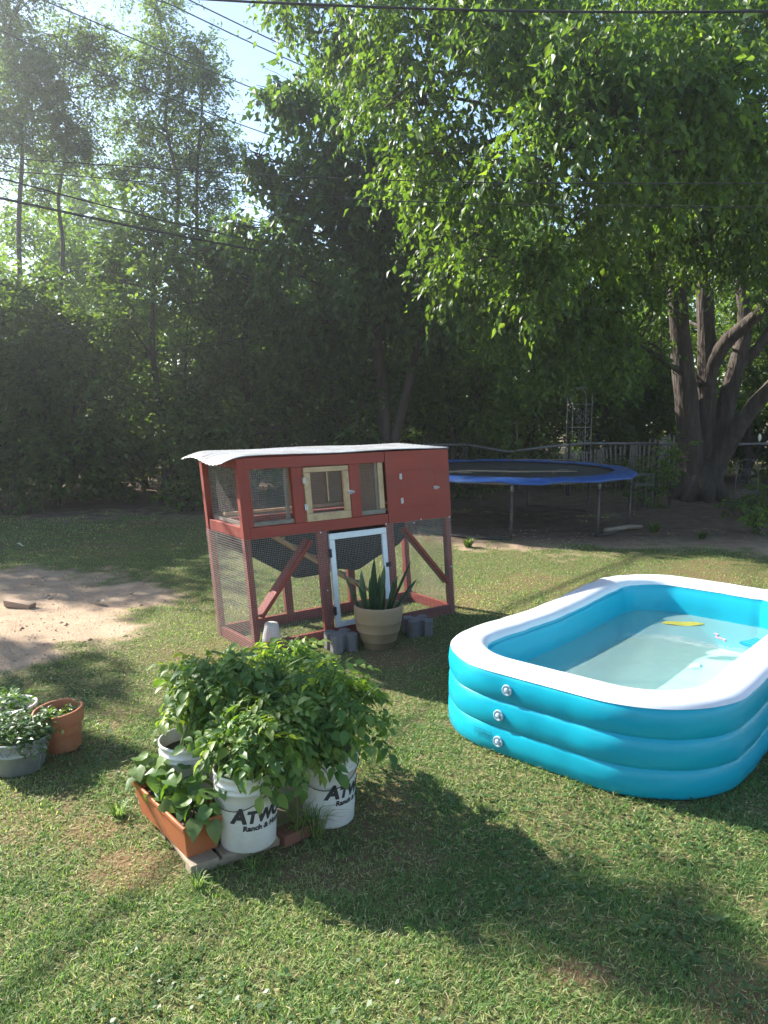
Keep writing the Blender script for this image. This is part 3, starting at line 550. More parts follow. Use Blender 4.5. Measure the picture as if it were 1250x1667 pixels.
# small bare-pine door
pd = bx('hutch_door', M['pine'], .602, .664, -.012, .014, 1.167, 1.52)
bx('frame_piece', M['pine'], 1.0, 1.06, -.012, .014, 1.167, 1.52, parent=pd); bx('frame_piece', M['pine'], .602, 1.06, -.013, .014, 1.522, 1.566, parent=pd); bx('frame_piece', M['pine'], .602, 1.06, -.013, .014, 1.098, 1.165, parent=pd)
bx('stick', M['pine'], .835, .845, -.004, .006, 1.26, 1.522, parent=pd)
hinge(pd, .598, 1.457, -.014); hinge(pd, .598, 1.229, -.014); latch(pd, 1.068, 1.329)
# white screen door of the run
wd = bx('run_door', M['whitepaint'], .805, .858, -.014, .010, .112, .915)
for b in ((1.378, 1.43, .112, .915), (.805, 1.43, .917, .970), (.86, 1.376, .112, .158)): bx('frame_piece', M['whitepaint'], b[0], b[1], -.014, .010, b[2], b[3], parent=wd)
hinge(wd, .80, .80, -.016, .03, .075, M['blackmetal']); hinge(wd, .80, .27, -.016, .03, .075, M['blackmetal'])
MB().box(1.40, 1.455, -.020, -.014, .60, .64).build('turn_button', M['blackmetal'], wd, SH)
# diagonal braces
MB().bar((.075, .028, .335), (.615, .028, .935), .034, .115, (0, 1, 0)).build('brace', rw, coop, SH, bevel=.003)
MB().bar((1.655, .028, .93), (2.17, .028, .33), .034, .105, (0, 1, 0)).build('brace', rw, coop, SH, bevel=.003)
# ramp with cleats
rp_ = MB().bar((.42, .36, .96), (1.42, .36, .30), .20, .022).build('ramp', M['pine'], coop, SH)
for i in range(6):
    t = .08 + i * .155; MB().box(-.012, .012, -.10, .10, 0, .018).build('cleat', M['pine'], rp_, lambda p, t=t: SH((.42 + 1.0 * t + p[0], .36 + p[1], .96 - .66 * t + .014 + p[2])))
# shade cloth sagging across the back of the run
CUT = [(.06, .86), (.39, .70), (.70, .505), (.83, .44), (1.12, .436), (1.32, .467), (1.55, .425), (1.89, .56), (2.09, .63), (2.17, .70)]
def cut(s): return float(np.interp(s, [c[0] for c in CUT], [c[1] for c in CUT]))
MB().sheet(36, 6, lambda u, v: (.06 + 2.11 * u, DP - .062 - .03 * math.sin(math.pi * v) + .008 * math.sin(u * 21 + v * 3), 1.0 + (cut(.06 + 2.11 * u) - 1.0) * v)).build('shade_cloth', M['darkcloth'], coop, SH, True)
# wire mesh panels: real wires
def wires(name, x0, x1, z0, z1, y, side=False, st=.0165, t=.0016):
    m = MB()
    def put(a, b, c, d, h):
        if side: m.add([(y, a, c), (y, b, c), (y, b, d), (y, a, d)], [(0, 1, 2, 3)])
        else: m.add([(a, y, c), (b, y, c), (b, y, d), (a, y, d)], [(0, 1, 2, 3)])
    n = int((x1 - x0) / st)
    for i in range(n + 1): x = x0 + (x1 - x0) * i / n; put(x - t / 2, x + t / 2, z0, z1, 0)
    n = int((z1 - z0) / st)
    for i in range(n + 1): z = z0 + (z1 - z0) * i / n; put(x0, x1, z - t / 2, z + t / 2, 1)
    return m.build(name, M['wire'], coop, lambda p: SH((p[0] + (.002 * math.sin(p[2] * 31 + p[1] * 9) if side else 0), p[1] + (0 if side else .002 * math.sin(p[0] * 23)), p[2])))
wires('wire_mesh', .004, .80, .01, 1.0, -.010); wires('wire_mesh', 1.435, W - .002, .01, 1.0, -.012); wires('wire_mesh', .86, 1.378, .16, .915, .002)
wires('wire_mesh', .002, DP - .002, .01, 1.0, -.004, True, .021, .0036); wires('wire_mesh', .002, DP - .002, .01, 1.0, W + .004, True)
wires('wire_mesh', .02, W - .02, .02, .995, DP + .006, False, .024, .0013); wires('wire_mesh', .07, .62, 1.05, 1.6, DP + .006, False, .024)
wires('wire_mesh', .102, .486, 1.10, 1.572, .040); wires('wire_mesh', .664, 1.0, 1.167, 1.522, .016); wires('wire_mesh', 1.184, 1.454, 1.10, 1.572, .040); wires('wire_mesh', .06, DP - .06, 1.097, 1.585, .05, True, .017, .0016)
st_ = [(.72, .995), (1.43, 1.004), (1.85, 1.01), (2.21, 1.0), (.74, .47), (1.49, .44), (2.2, .50), (1.76, .985), (2.225, .10)]
for x, z in st_: MB().lathe([(.007, 0), (.007, .004), (.003, .006)], 10, (0, 0, 0), True, True).build('washer', M['whitepaint'], coop, lambda p, x=x, z=z: SH((x + p[0], -.014 - p[2], z + p[1])))
# corrugated roof sheet
def roof_fn(u, v):
    x = -.15 + (W + .165) * u; y = -.012 + (DP + .05) * v
    z = HT + .008 + .0042 * math.sin(y * 2 * math.pi / .068) + .004 * math.sin(x * 5 + y * 3)
    k = max(0, (.10 - x) / .25); z -= .055 * k * k + .02 * k * math.sin(y * 9); return (x, y, z)
MB().sheet(60, 96, roof_fn).build('roof', M['roof'], coop, SH, True, solid=.003)
MB().sheet(10, 20, lambda u, v: (.03 + .1 * u, .07 + .65 * v, .012 + .01 * math.sin(u * 9 + v * 17))).build('bedding', M['soil'], coop, SH)

wt = thing('poultry_waterer', 'small white plastic drinker on the floor of the coop run', 'waterer', (COOP[0] + .23 * math.cos(CA) - .16 * math.sin(CA), COOP[1] + .23 * math.sin(CA) + .16 * math.cos(CA), .02), .3)
MB().lathe([(.115, 0), (.118, .03), (.108, .03), (.10, .012)], 24).build('tray', M['whiteplastic'], wt, smooth=True)
jug = MB().lathe([(.083, .012), (.082, .06), (.060, .185), (.055, .195), (.0, .196)], 24).build('jug', M['whiteplastic'], wt, smooth=True)

# ---------------------------------------------------------------- sand-coloured pot of sword-leaved plants
pot = thing('potted_snake_plant', 'banded sand-coloured clay pot of upright sword-shaped leaves before the coop door', 'potted plant', (-.05, 6.50, 0))
prof = [(.125, .0), (.135, .008), (.143, .06), (.160, .066), (.163, .075), (.183, .150), (.190, .156), (.190, .163), (.201, .235), (.206, .241), (.206, .248), (.213, .330), (.214, .365), (.208, .378), (.196, .380), (.190, .365), (.180, .26)]
MB().lathe(prof, 40).build('pot', M['claypot'], pot, smooth=True)
MB().lathe([(.0, .285), (.1, .29), (.186, .28)], 24, capb=False).build('soil', M['soil'], pot)
def blade_leaf(L_, w, bend, tw):
    def fn(u, v):
        t = v; ww = w * (1 - .25 * (1 - t)) * (1 - max(0, (t - .55) / .45) ** 2.2) * (.7 + .6 * min(t, .5))
        s = (u - .5); a = tw * t; x = s * ww; y = abs(s) * ww * .5
        return (x * math.cos(a) - y * math.sin(a), x * math.sin(a) + y * math.cos(a) + bend * t * t * L_, L_ * t * (1 - .12 * abs(bend) * t))
    return MB().sheet(2, 8, fn).mesh('leaf', M['l_snake'], smooth=True)
for i, (x, y, h, b, rz, tx) in enumerate(((-.14, -.02, .44, .30, 1.2, -.22), (-.10, .05, .40, .12, .4, -.10), (-.05, -.06, .38, .05, 2.2, -.02), (-.04, .06, .52, .04, 3.0, .02), (.0, -.02, .46, .10, 5.6, .08), (.02, .08, .36, .08, 1.0, .02), (.05, -.05, .40, .18, 4.4, .20), (.08, .02, .54, .16, 5.0, .30), (.10, -.03, .42, .26, 4.8, .44), (-.09, -.07, .30, .25, 1.8, -.12), (.03, .0, .30, .2, 2.9, .1), (-.06, .0, .34, .6, 1.4, -.1), (-.02, .03, .47, .06, .2, -.05), (.07, .06, .33, .12, 3.9, .16))):
    o = obj('leaf', blade_leaf(h, .062, b * .6, rng.uniform(-.5, .5)), pot, (x, y, .27), (rng.uniform(-.08, .08), tx, 0))
    o.rotation_euler.rotate_axis('Z', rz)

# grey slotted concrete blocks
def block(loc, rz, label):
    t = thing('concrete_block', label, 'block', loc, rz, 'grey slotted blocks by the coop')
    s = .115; n = .030; pts = []
    for k in range(4):
        a = k * math.pi / 2; c, sn = math.cos(a), math.sin(a)
        for px, py in ((s, -s + .02), (s, -n), (s - .055, -n + .012), (s - .055, n - .012), (s, n), (s, s - .02), (s - .02, s)):
            pts.append((px * c - py * sn, px * sn + py * c))
    m = len(pts); MB().add([(x, y, 0) for x, y in pts] + [(x, y, .15) for x, y in pts], [tuple(range(m))[::-1], tuple(range(m, 2 * m))] + [(i, (i + 1) % m, (i + 1) % m + m, i + m) for i in range(m)]).build('body', M['concrete'], t, bevel=.006)
    return t
block((-.375, 6.42, 0), .5, 'grey slotted concrete block at the left of the clay pot by the coop')
block((.31, 6.86, 0), .3, 'grey slotted concrete block at the right of the clay pot by the coop')

# ---------------------------------------------------------------- inflatable pool
pool = thing('inflatable_pool', 'blue inflatable paddling pool with thick white rim', 'pool', (POOL_C[0], POOL_C[1], 0), POOL_A)
PA, PB, PR = 1.62, .96, .64
def outline(n=168):
    segs = []; straight = (2 * (PA - PR), 2 * (PB - PR)); arc = math.pi / 2 * PR; per = 2 * sum(straight) + 4 * arc; out = []
    for i in range(n):
        s = per * i / n; px = py = 0; 
        parts = (('l', PA, -PB + PR, 0, 1, straight[1]), ('a', PA - PR, PB - PR, 0), ('l', PA - PR, PB, -1, 0, straight[0]), ('a', -PA + PR, PB - PR, 90), ('l', -PA, PB - PR, 0, -1, straight[1]), ('a', -PA + PR, -PB + PR, 180), ('l', -PA + PR, -PB, 1, 0, straight[0]), ('a', PA - PR, -PB + PR, 270))
        for q in parts:
            ln = q[5] if q[0] == 'l' else arc
            if s <= ln + 1e-9:
                if q[0] == 'l': x, y = q[1] + q[3] * s, q[2] + q[4] * s; nx_, ny_ = q[4], -q[3]
                else: a = R(q[3]) + s / PR; nx_, ny_ = math.cos(a), math.sin(a); x, y = q[1] + PR * nx_, q[2] + PR * ny_
                break
            s -= ln
        pin = .05 * math.exp(-((x + .2) / .75) ** 2) if y > 0 else .02 * math.exp(-(x / .6) ** 2)
        w_ = .016 * float(vnoise(i * .13, 1.0, 4) - .5) + .010 * float(vnoise(i * .6, 3.0, 5) - .5)
        out.append((x, y - math.copysign(pin, y) * (abs(ny_) > .5), nx_, ny_, pin, w_))
    return out
OL = outline()
def sweep(prof, closed=True):
    m = MB(); n = len(OL); k = len(prof); V = []
    for x, y, nx_, ny_, pin, w_ in OL:
        for o, z in prof: q_ = w_ * .6 + .007 * (float(vnoise(x * 5 + y * 4, z * 22, 7)) - .5); V.append((x - nx_ * o + nx_ * q_, y - ny_ * o + ny_ * q_, max(.004, z - pin * .30 * z / .5 + w_ * .3 * (z > .3))))
    m.add(V, [(i * k + j, ((i + 1) % n) * k + j, ((i + 1) % n) * k + (j + 1) % k, i * k + (j + 1) % k) for i in range(n) for j in range(k if closed else k - 1)]); return m
def ringprof(z0, z1, wd, ex=2.6, n=18, a0=0, a1=2 * math.pi, off=0.0):
    zc, hz = (z0 + z1) / 2, (z1 - z0) / 2; P = []
    for i in range(n + (0 if abs(a1 - a0 - 2 * math.pi) < 1e-6 else 1)):
        t = a0 + (a1 - a0) * i / n; c, s = math.cos(t), math.sin(t)
        P.append((wd / 2 - math.copysign(abs(c) ** (2 / ex), c) * (wd / 2 + off), zc + math.copysign(abs(s) ** (2 / ex), s) * (hz + off)))
    return P
sweep(ringprof(-.035, .205, .27, 3.4)).build('ring', M['poolblue'], pool, smooth=True)
sweep(ringprof(.137, .373, .266, 3.4)).build('ring', M['poolblue'], pool, smooth=True)
sweep(ringprof(.305, .548, .262, 3.0)).build('ring', M['poolblue'], pool, smooth=True)
sweep(ringprof(.305, .548, .262, 3.0, 16, R(34), R(156), .004), False).build('rim', M['poolwhite'], pool, smooth=True)
sweep([(.268, .47), (.285, .40), (.288, .33), (.283, .26), (.290, .17), (.284, .09), (.30, .025)], False).build('liner', M['poolin'], pool, smooth=True)
n = len(OL)
def disc(z, off, mat_, name, sub=10, zf=None, parent=pool):
    V = []; Fc = []
    for k in range(sub + 1):
        q = k / sub
        for x, y, nx_, ny_, pin, w_ in OL:
            px, py = (x - nx_ * off) * q, (y - ny_ * off) * q; V.append((px, py, z + (zf(px, py) if zf else 0)))
    for k in range(sub): Fc += [(k * n + i, (k + 1) * n + i, (k + 1) * n + (i + 1) % n, k * n + (i + 1) % n) for i in range(n)]
    return MB().add(V, Fc).build(name, mat_, parent, smooth=True)
disc(.022, .285, M['poolfloor'], 'floor', 12, lambda x, y: .006 * math.sin(x * 5 + y * 3) * math.sin(y * 4))
wm, nt, p, out = nodes('pool_water'); nt.nodes.remove(p); L = nt.links.new; N = nt.nodes.new
tr = N('ShaderNodeBsdfTransparent'); tr.inputs[0].default_value = (.80, .96, .92, 1); gl = N('ShaderNodeBsdfGlossy'); gl.inputs['Roughness'].default_value = .015
tc = N('ShaderNodeTexCoord'); nz = N('ShaderNodeTexNoise'); nz.inputs['Scale'].default_value = 7; nz.inputs['Detail'].default_value = 3; L(tc.outputs['Object'], nz.inputs[0])
bp = N('ShaderNodeBump'); bp.inputs['Distance'].default_value = .010; bp.inputs['Strength'].default_value = .4; L(nz.outputs[0], bp.inputs['Height']); L(bp.outputs[0], gl.inputs['Normal'])
mx = N('ShaderNodeMixShader'); ge = N('ShaderNodeNewGeometry'); dt = N('ShaderNodeVectorMath'); dt.operation = 'DOT_PRODUCT'; L(ge.outputs['Incoming'], dt.inputs[0]); L(bp.outputs[0], dt.inputs[1])
def mth(op, a, b=None):
    k = N('ShaderNodeMath'); k.operation = op
    for j, q in enumerate((a, b)):
        if q is None: continue
        if isinstance(q, (int, float)): k.inputs[j].default_value = q
        else: L(q, k.inputs[j])
    return k.outputs[0]
sch = mth('ADD', mth('MULTIPLY', mth('POWER', mth('SUBTRACT', 1.0, mth('ABSOLUTE', dt.outputs['Value'])), 5.0), .98), .02)
L(sch, mx.inputs[0]); L(tr.outputs[0], mx.inputs[1]); L(gl.outputs[0], mx.inputs[2]); df = N('ShaderNodeBsdfDiffuse'); df.inputs[0].default_value = (.50, .70, .62, 1); m2 = N('ShaderNodeMixShader'); m2.inputs[0].default_value = .20; L(mx.outputs[0], m2.inputs[1]); L(df.outputs[0], m2.inputs[2]); L(m2.outputs[0], out.inputs[0])
disc(.265, .283, wm, 'water', 10)
VM = []
def on_wall(i, z):        # a point on the outer wall of the pool and its outward direction
    x, y, nx_, ny_, pin, w_ = OL[i]; return Vector((x, y, z)), Vector((nx_, ny_, 0))
c_, s_ = math.cos(POOL_A), math.sin(POOL_A)
def loc_pool(x, y): dx, dy = x - POOL_C[0], y - POOL_C[1]; return dx * c_ + dy * s_, -dx * s_ + dy * c_
for wx, wy, z in ((.72, 4.35, .425), (.71, 4.39, .255), (.72, 4.40, .09)):
    lx, ly = loc_pool(wx, wy); i = min(range(n), key=lambda k: (OL[k][0] - lx) ** 2 + (OL[k][1] - ly) ** 2); P, nn = on_wall(i, z)
    ro = Vector((0, 0, 1)).rotation_difference(nn).to_euler()
    vv = MB().lathe([(.034, -.004), (.034, .004), (.029, .007), (.024, .003), (.0, .002)], 24).build('valve', M['clear'], pool, smooth=True, loc=P, rot=ro)
    MB().lathe([(.016, .002), (.015, .010), (.006, .013), (.0, .012)], 16).build('valve_cap', M['clear'], vv, smooth=True)

pt = MB(); rr_ = np.random.default_rng(3)
i0 = min(range(n), key=lambda k: (OL[k][0] - loc_pool(.58, 4.42)[0]) ** 2 + (OL[k][1] - loc_pool(.58, 4.42)[1]) ** 2)
for row in range(4):                                 # small faded block of unreadable print on the lowest ring
    s0 = 0.0
    while s0 < .13:
        w0 = rr_.uniform(.006, .02); x, y, nx_, ny_, _, _ = OL[i0]; tx, ty = -ny_, nx_; z = .095 + row * .012
        A = [(x + nx_ * .0035 + tx * (s - .065), y + ny_ * .0035 + ty * (s - .065), zz) for s, zz in ((s0, z), (s0 + w0, z), (s0 + w0, z + .006), (s0, z + .006))]
        pt.add(A, [(0, 1, 2, 3)]); s0 += w0 + .005
pt.build('faded_print', M['print'], pool)
# things lying in the pool
def pw(x, y, z): return (x, y, z)
sq = thing('pool_toy', 'bright blue ribbed plastic toy lying in the pool water', 'toy', (2.86, 5.72, .265), .5)
MB().sheet(8, 4, lambda u, v: ((u - .5) * .20, (v - .5) * .13, .012 + .006 * math.sin(u * 25))).build('plate', M['bluetoy'], sq, solid=.012)
for i in range(5): MB().tube([(-.085 + i * .042, -.06, .022), (-.085 + i * .042, .06, .022)], .006, 6).build('rib', M['bluetoy'], sq)
MB().sheet(6, 4, lambda u, v: ((u - .5) * .13, (v - .5) * .08 * math.sin(math.pi * (u * .9 + .05)), .012 * math.sin(u * 6) * math.cos(v * 4))).build('white_leaf', M['whitepaint'], None, loc=(2.19, 5.20, .272), rot=(0, 0, .4))
tag(bpy.data.objects['white_leaf'], 'pale curled leaf floating on the pool water near the front rim', 'leaf')
MB().sheet(8, 5, lambda u, v: ((u - .5) * .34, (v - .5) * .13 * math.sin(math.pi * (u * .94 + .03)) ** .6, .004 * math.sin(u * 9))).build('yellow_leaf_mat', M['yellowleaf'], None, loc=(2.52, 6.28, .269), rot=(0, 0, -.1))
tag(bpy.data.objects['yellow_leaf_mat'], 'yellowish patch of pollen and leaf scum floating at the far pool wall', 'scum')
MB().tube([(2.66 + .02 * math.sin(t * 9), 5.80 + t * .2, .268) for t in [i / 14 for i in range(15)]], .0045, 6).build('pink_string', M['pink'], None)
tag(bpy.data.objects['pink_string'], 'thin wavy pink string beside the blue toy in the pool', 'string')
tp = MB().sheet(14, 10, lambda u, v: ((u - .5) * .55, (v - .5) * .4, .035 + .03 * math.sin(u * 9 + v * 4) * math.sin(v * 7))).build('folded_tarp', M['tarp'], None, loc=(2.52, 4.17, .0), rot=(0, 0, .8), smooth=True, solid=.008)
tag(tp, 'crumpled pale tarp tucked beside the front edge of the pool', 'tarp')
#@@PART4
# ---------------------------------------------------------------- trampoline
tramp = thing('trampoline', 'large round trampoline with blue edge pad and black mat in the shade', 'trampoline', (2.25, 13.75, 0))
TR, TH = 2.14, .93
def circ(r, z, n=48, a0=0): return [(r * math.cos(a0 + 2 * math.pi * i / n), r * math.sin(a0 + 2 * math.pi * i / n), z) for i in range(n)]
MB().tube(circ(TR - .06, TH - .03), .028, 8, closed=True).build('frame_ring', M['steel'], tramp, smooth=True)
MB().lathe([(.0, TH - .035), (.9, TH - .03), (1.5, TH - .012), (1.86, TH)], 48, capb=False).build('jump_mat', M['matblack'], tramp, smooth=True, solid=.006)
def pad(u, v):
    a = 2 * math.pi * u; seg = (a / (2 * math.pi) * 8) % 1; dip = .035 * math.sin(math.pi * seg) ** 2
    r = 1.80 + (TR - 1.80 + .05) * v
    return (r * math.cos(a), r * math.sin(a), TH + .03 + .012 * math.sin(a * 13) * v - max(0, v - .78) / .22 * (.065 - dip * .5) + .012 * math.sin(v * 3.1) + .004 * math.sin(a * 29 + v * 4))
MB().sheet(144, 8, pad).build('edge_pad', M['padblue'], tramp, smooth=True, solid=.012)
la = [-98, -57, -20, 33, 70, 123, 160, -147]
for a in la:
    c, s = math.cos(R(a)), math.sin(R(a)); x, y = (TR - .06) * c, (TR - .06) * s
    lg = MB().tube([(x, y, TH - .04), (x, y, .10), (x - .03 * c, y - .03 * s, .03)], .024, 8).build('leg', M['darksteel'], tramp, smooth=True)
    MB().tube([(x, y, TH - .16), (x, y, TH - .05)], .030, 8).build('sleeve', M['steel'], lg, smooth=True)
for a, b in ((-57, -20), (33, 70), (123, 160), (-147, -98)):
    MB().tube([((TR - .09) * math.cos(R(a + (b - a) * t)), (TR - .09) * math.sin(R(a + (b - a) * t)), .03) for t in (0, .25, .5, .75, 1)], .024, 8).build('foot_tube', M['darksteel'], tramp, smooth=True)
def stick(name, pts, rad, label, cat, twigs=(), m=M['branch'], group=None):
    mb = MB().tube(pts, rad, 6, wob=.1)
    for t in twigs: mb.tube(t[0], t[1], 5)
    o = mb.build(name, m, None, smooth=True); return tag(o, label, cat, group)
stick('fallen_branch', [(1.1, 12.9, .965), (1.5, 13.05, .975), (2.2, 13.1, .955), (2.9, 13.15, .955), (3.3, 13.1, .96)], [.022, .02, .018, .014, .008], 'pale dead branch lying on the black trampoline mat', 'branch', [([(1.5, 13.05, .945), (1.25, 12.8, .96)], [.014, .008]), ([(2.9, 13.15, .925), (3.1, 13.4, .97), (3.25, 13.3, .95)], [.012, .009, .005])])
stick('fallen_branch', [(2.4, 15.9, .96), (3.1, 15.75, .97), (3.5, 15.8, .96), (3.9, 15.6, .98)], [.016, .014, .012, .006], 'thin twig caught on the far blue pad of the trampoline', 'branch', [([(3.1, 15.75, .97), (3.2, 15.9, 1.03)], [.01, .005])])
stick('fallen_branch', [(3.62, 12.4, .045), (3.85, 12.55, .05), (4.1, 12.75, .055), (4.35, 12.8, .05)], [.045, .05, .045, .035], 'short thick log on the dirt between two trampoline legs', 'log')
stick('fallen_branch', [(1.9, 19.0, 1.30), (2.6, 19.0, 1.47), (3.3, 19.0, 1.66)], [.03, .026, .02], 'bare slanting pole leaning in the dark thicket above the trampoline', 'pole', [([(1.95, 19.0, 1.3), (1.75, 19.1, -.05)], [.03, .035]), ([(3.25, 19, 1.64), (3.4, 19.1, -.05)], [.02, .03])])

# ---------------------------------------------------------------- fences and garden metal behind
fence = thing('chain_fence', 'bent grey pipe fence rail running behind the trampoline past the big trunks', 'fence', (4.7, 17.6, 0))
fp = [(-2.9, 18.4, 1.12), (-.5, 18.2, 1.15), (1.94, 18.0, 1.16), (2.88, 17.75, 1.01), (3.8, 17.7, 1.13), (4.7, 17.6, 1.21), (6.2, 17.45, 1.21)]
q0 = Vector((4.7, 17.6, 0))
MB().tube([Vector(p) - q0 for p in fp], .030, 8).build('top_rail', M['steel'], fence, smooth=True)
MB().tube([Vector(p) - q0 for p in ((6.2, 17.45, 1.21), (6.9, 17.45, 1.19), (7.6, 17.4, 1.19), (8.4, 17.2, 1.22), (10.1, 16.9, 1.26), (12.5, 16.6, 1.28))], .030, 8).build('top_rail', M['steel'], fence, smooth=True)
for x, y, z in ((-.5, 18.2, 1.2), (1.94, 18.0, 1.2), (4.25, 17.65, 1.19), (6.2, 17.45, 1.26), (9.2, 17.05, 1.28), (12.2, 16.65, 1.3)):
    ps = MB().tube([(x - q0.x, y - q0.y, -.05), (x - q0.x, y - q0.y, z)], .032, 8).build('post', M['darksteel'], fence, smooth=True)
# diamond wire netting below the rail
def netting(pts, h0=.06):
    m = MB()
    for (a, b) in zip(pts[:-1], pts[1:]):
        a, b = Vector(a), Vector(b); Ln = (b - a).xy.length; k = max(2, int(Ln / .16))
        for i in range(k):
            for s in (1, -1):
                t0, t1 = i / k, (i + 1) / k
                if s < 0: t0, t1 = t1, t0
                for j in range(4):
                    f0, f1 = j / 4, (j + 1) / 4
                    p0 = a.lerp(b, t0 if j % 2 == 0 else t1); p1 = a.lerp(b, t1 if j % 2 == 0 else t0)
                    A = Vector((p0.x, p0.y, h0 + (p0.z - .04 - h0) * f0)); B = Vector((p1.x, p1.y, h0 + (p1.z - .04 - h0) * f1))
                    d = Vector((.0025, 0, .0025)); m.add([A - d - q0, A + d - q0, B + d - q0, B - d - q0], [(0, 1, 2, 3)])
    return m
netting(fp).build('netting', M['darksteel'], fence)

tl = thing('garden_trellis', 'tall arched wrought metal garden trellis standing behind the trampoline', 'trellis', (4.67, 18.5, 0), .25)
for x, y in ((-.25, -.14), (.25, -.14), (-.25, .14), (.25, .14)): MB().tube([(x, y, -.02), (x, y, 2.25)], .012, 6).build('upright', M['whitemetal'], tl, smooth=True)
for y in (-.14, .14): MB().tube([(-.25 * math.cos(t), y, 2.25 + .24 * math.sin(t)) for t in [math.pi * i / 12 for i in range(13)]], .012, 6).build('arch', M['whitemetal'], tl, smooth=True)
for z in (.35, .95, 1.55, 2.1):
    for y in (-.14, .14): MB().tube([(-.25, y, z), (.25, y, z)], .008, 6).build('crossbar', M['whitemetal'], tl)
    for x in (-.25, .25): MB().tube([(x, -.14, z), (x, .14, z)], .008, 6).build('crossbar', M['whitemetal'], tl)
def scroll(cx, y, cz, s, fl=1, turns=1.3, n=22): return [(cx + fl * s * (1 - i / n * .75) * math.cos(turns * 2 * math.pi * i / n + 1.57), y, cz + s * (1 - i / n * .75) * math.sin(turns * 2 * math.pi * i / n + 1.57)) for i in range(n + 1)]
for z in (.6, .80, 1.2, 1.40, 1.72, 1.90):
    for fl in (-1, 1): MB().tube(scroll(fl * .11, -.14, z, .10, fl), .008, 5).build('scroll', M['whitemetal'], tl, smooth=True)

pf = thing('slat_fence', 'sagging roll of pale wooden slat fencing behind the metal trellis', 'fence', (5.9, 19.5, 0))
k = 36
for i in range(k):
    t = i / (k - 1); x = -1.4 + 2.8 * t; top = .84 + .52 * t ** 1.2 + .03 * math.sin(i * 1.9); ln = .12 * math.sin(i * .7) + (-.10 if t < .6 else .06)
    MB().box(-.022, .022, -.006, .006, 0, top).build('picket', M['picket'], pf, lambda p, x=x, ln=ln, t=t: (x + p[0] + ln * p[2] * .55, p[1] + .12 * math.sin(t * 5), p[2] - .02))
for hz in (.3, .68): MB().tube([(-1.4 + 2.8 * t, .12 * math.sin(t * 5) - .008, hz + .15 * t) for t in [i / 20 for i in range(21)]], .004, 5).build('binding_wire', M['darksteel'], pf)

sd = thing('wire_stand', 'small grey metal stand beside the right leg of the trampoline', 'stand', (4.98, 14.8, 0), .2)
for x in (-.18, .18):
    for y in (-.12, .12): MB().tube([(x, y, 0), (x, y, .76)], .008, 6).build('leg', M['dullmetal'], sd)
for z in (.56, .755):
    MB().tube([(-.2, -.12, z), (.2, -.12, z), (.2, .12, z), (-.2, .12, z)], .010, 6, closed=True).build('shelf_rim', M['dullmetal'], sd)
ch = thing('scrollwork_chair', 'old scrollwork metal garden chair half hidden in the shade right of the trunks', 'chair', (6.9, 14.5, 0), -.35)
for x in (-.2, .2):
    MB().tube([(x, .2, 0), (x, .2, .45), (x * .9, .24, .95)], .011, 6).build('back_leg', M['dullmetal'], ch, smooth=True)
    MB().tube([(x, -.2, 0), (x, -.2, .44)], .011, 6).build('front_leg', M['dullmetal'], ch, smooth=True)
MB().tube([(-.2, -.2, .45), (.2, -.2, .45), (.2, .2, .45), (-.2, .2, .45)], .011, 6, closed=True).build('seat_frame', M['dullmetal'], ch)
for i in range(5): MB().tube([(-.16 + i * .08, -.2, .452), (-.16 + i * .08, .2, .452)], .007, 5).build('seat_bar', M['dullmetal'], ch)
for cx, cz, fl in ((-.08, .62, 1), (.08, .62, -1), (-.07, .80, -1), (.07, .80, 1)): MB().tube(scroll(cx, .23, cz, .075, fl), .008, 5).build('scroll', M['dullmetal'], ch, smooth=True)
MB().tube([(-.18 * math.cos(t), .24, .95 + .1 * math.sin(t)) for t in [math.pi * i / 10 for i in range(11)]], .010, 6).build('top_rail', M['dullmetal'], ch, smooth=True)
tg = MB().lathe([(.055, -.006), (.06, 0), (.055, .006), (0, .007)], 20).build('trunk_tag', M['tag'], None, loc=(7.76, 15.92, 1.42), rot=(R(80), .2, .3)); tg.scale = (.7, 1.3, 1)
tag(tg, 'small pale oval disc fixed to the lowest leaning trunk', 'disc')

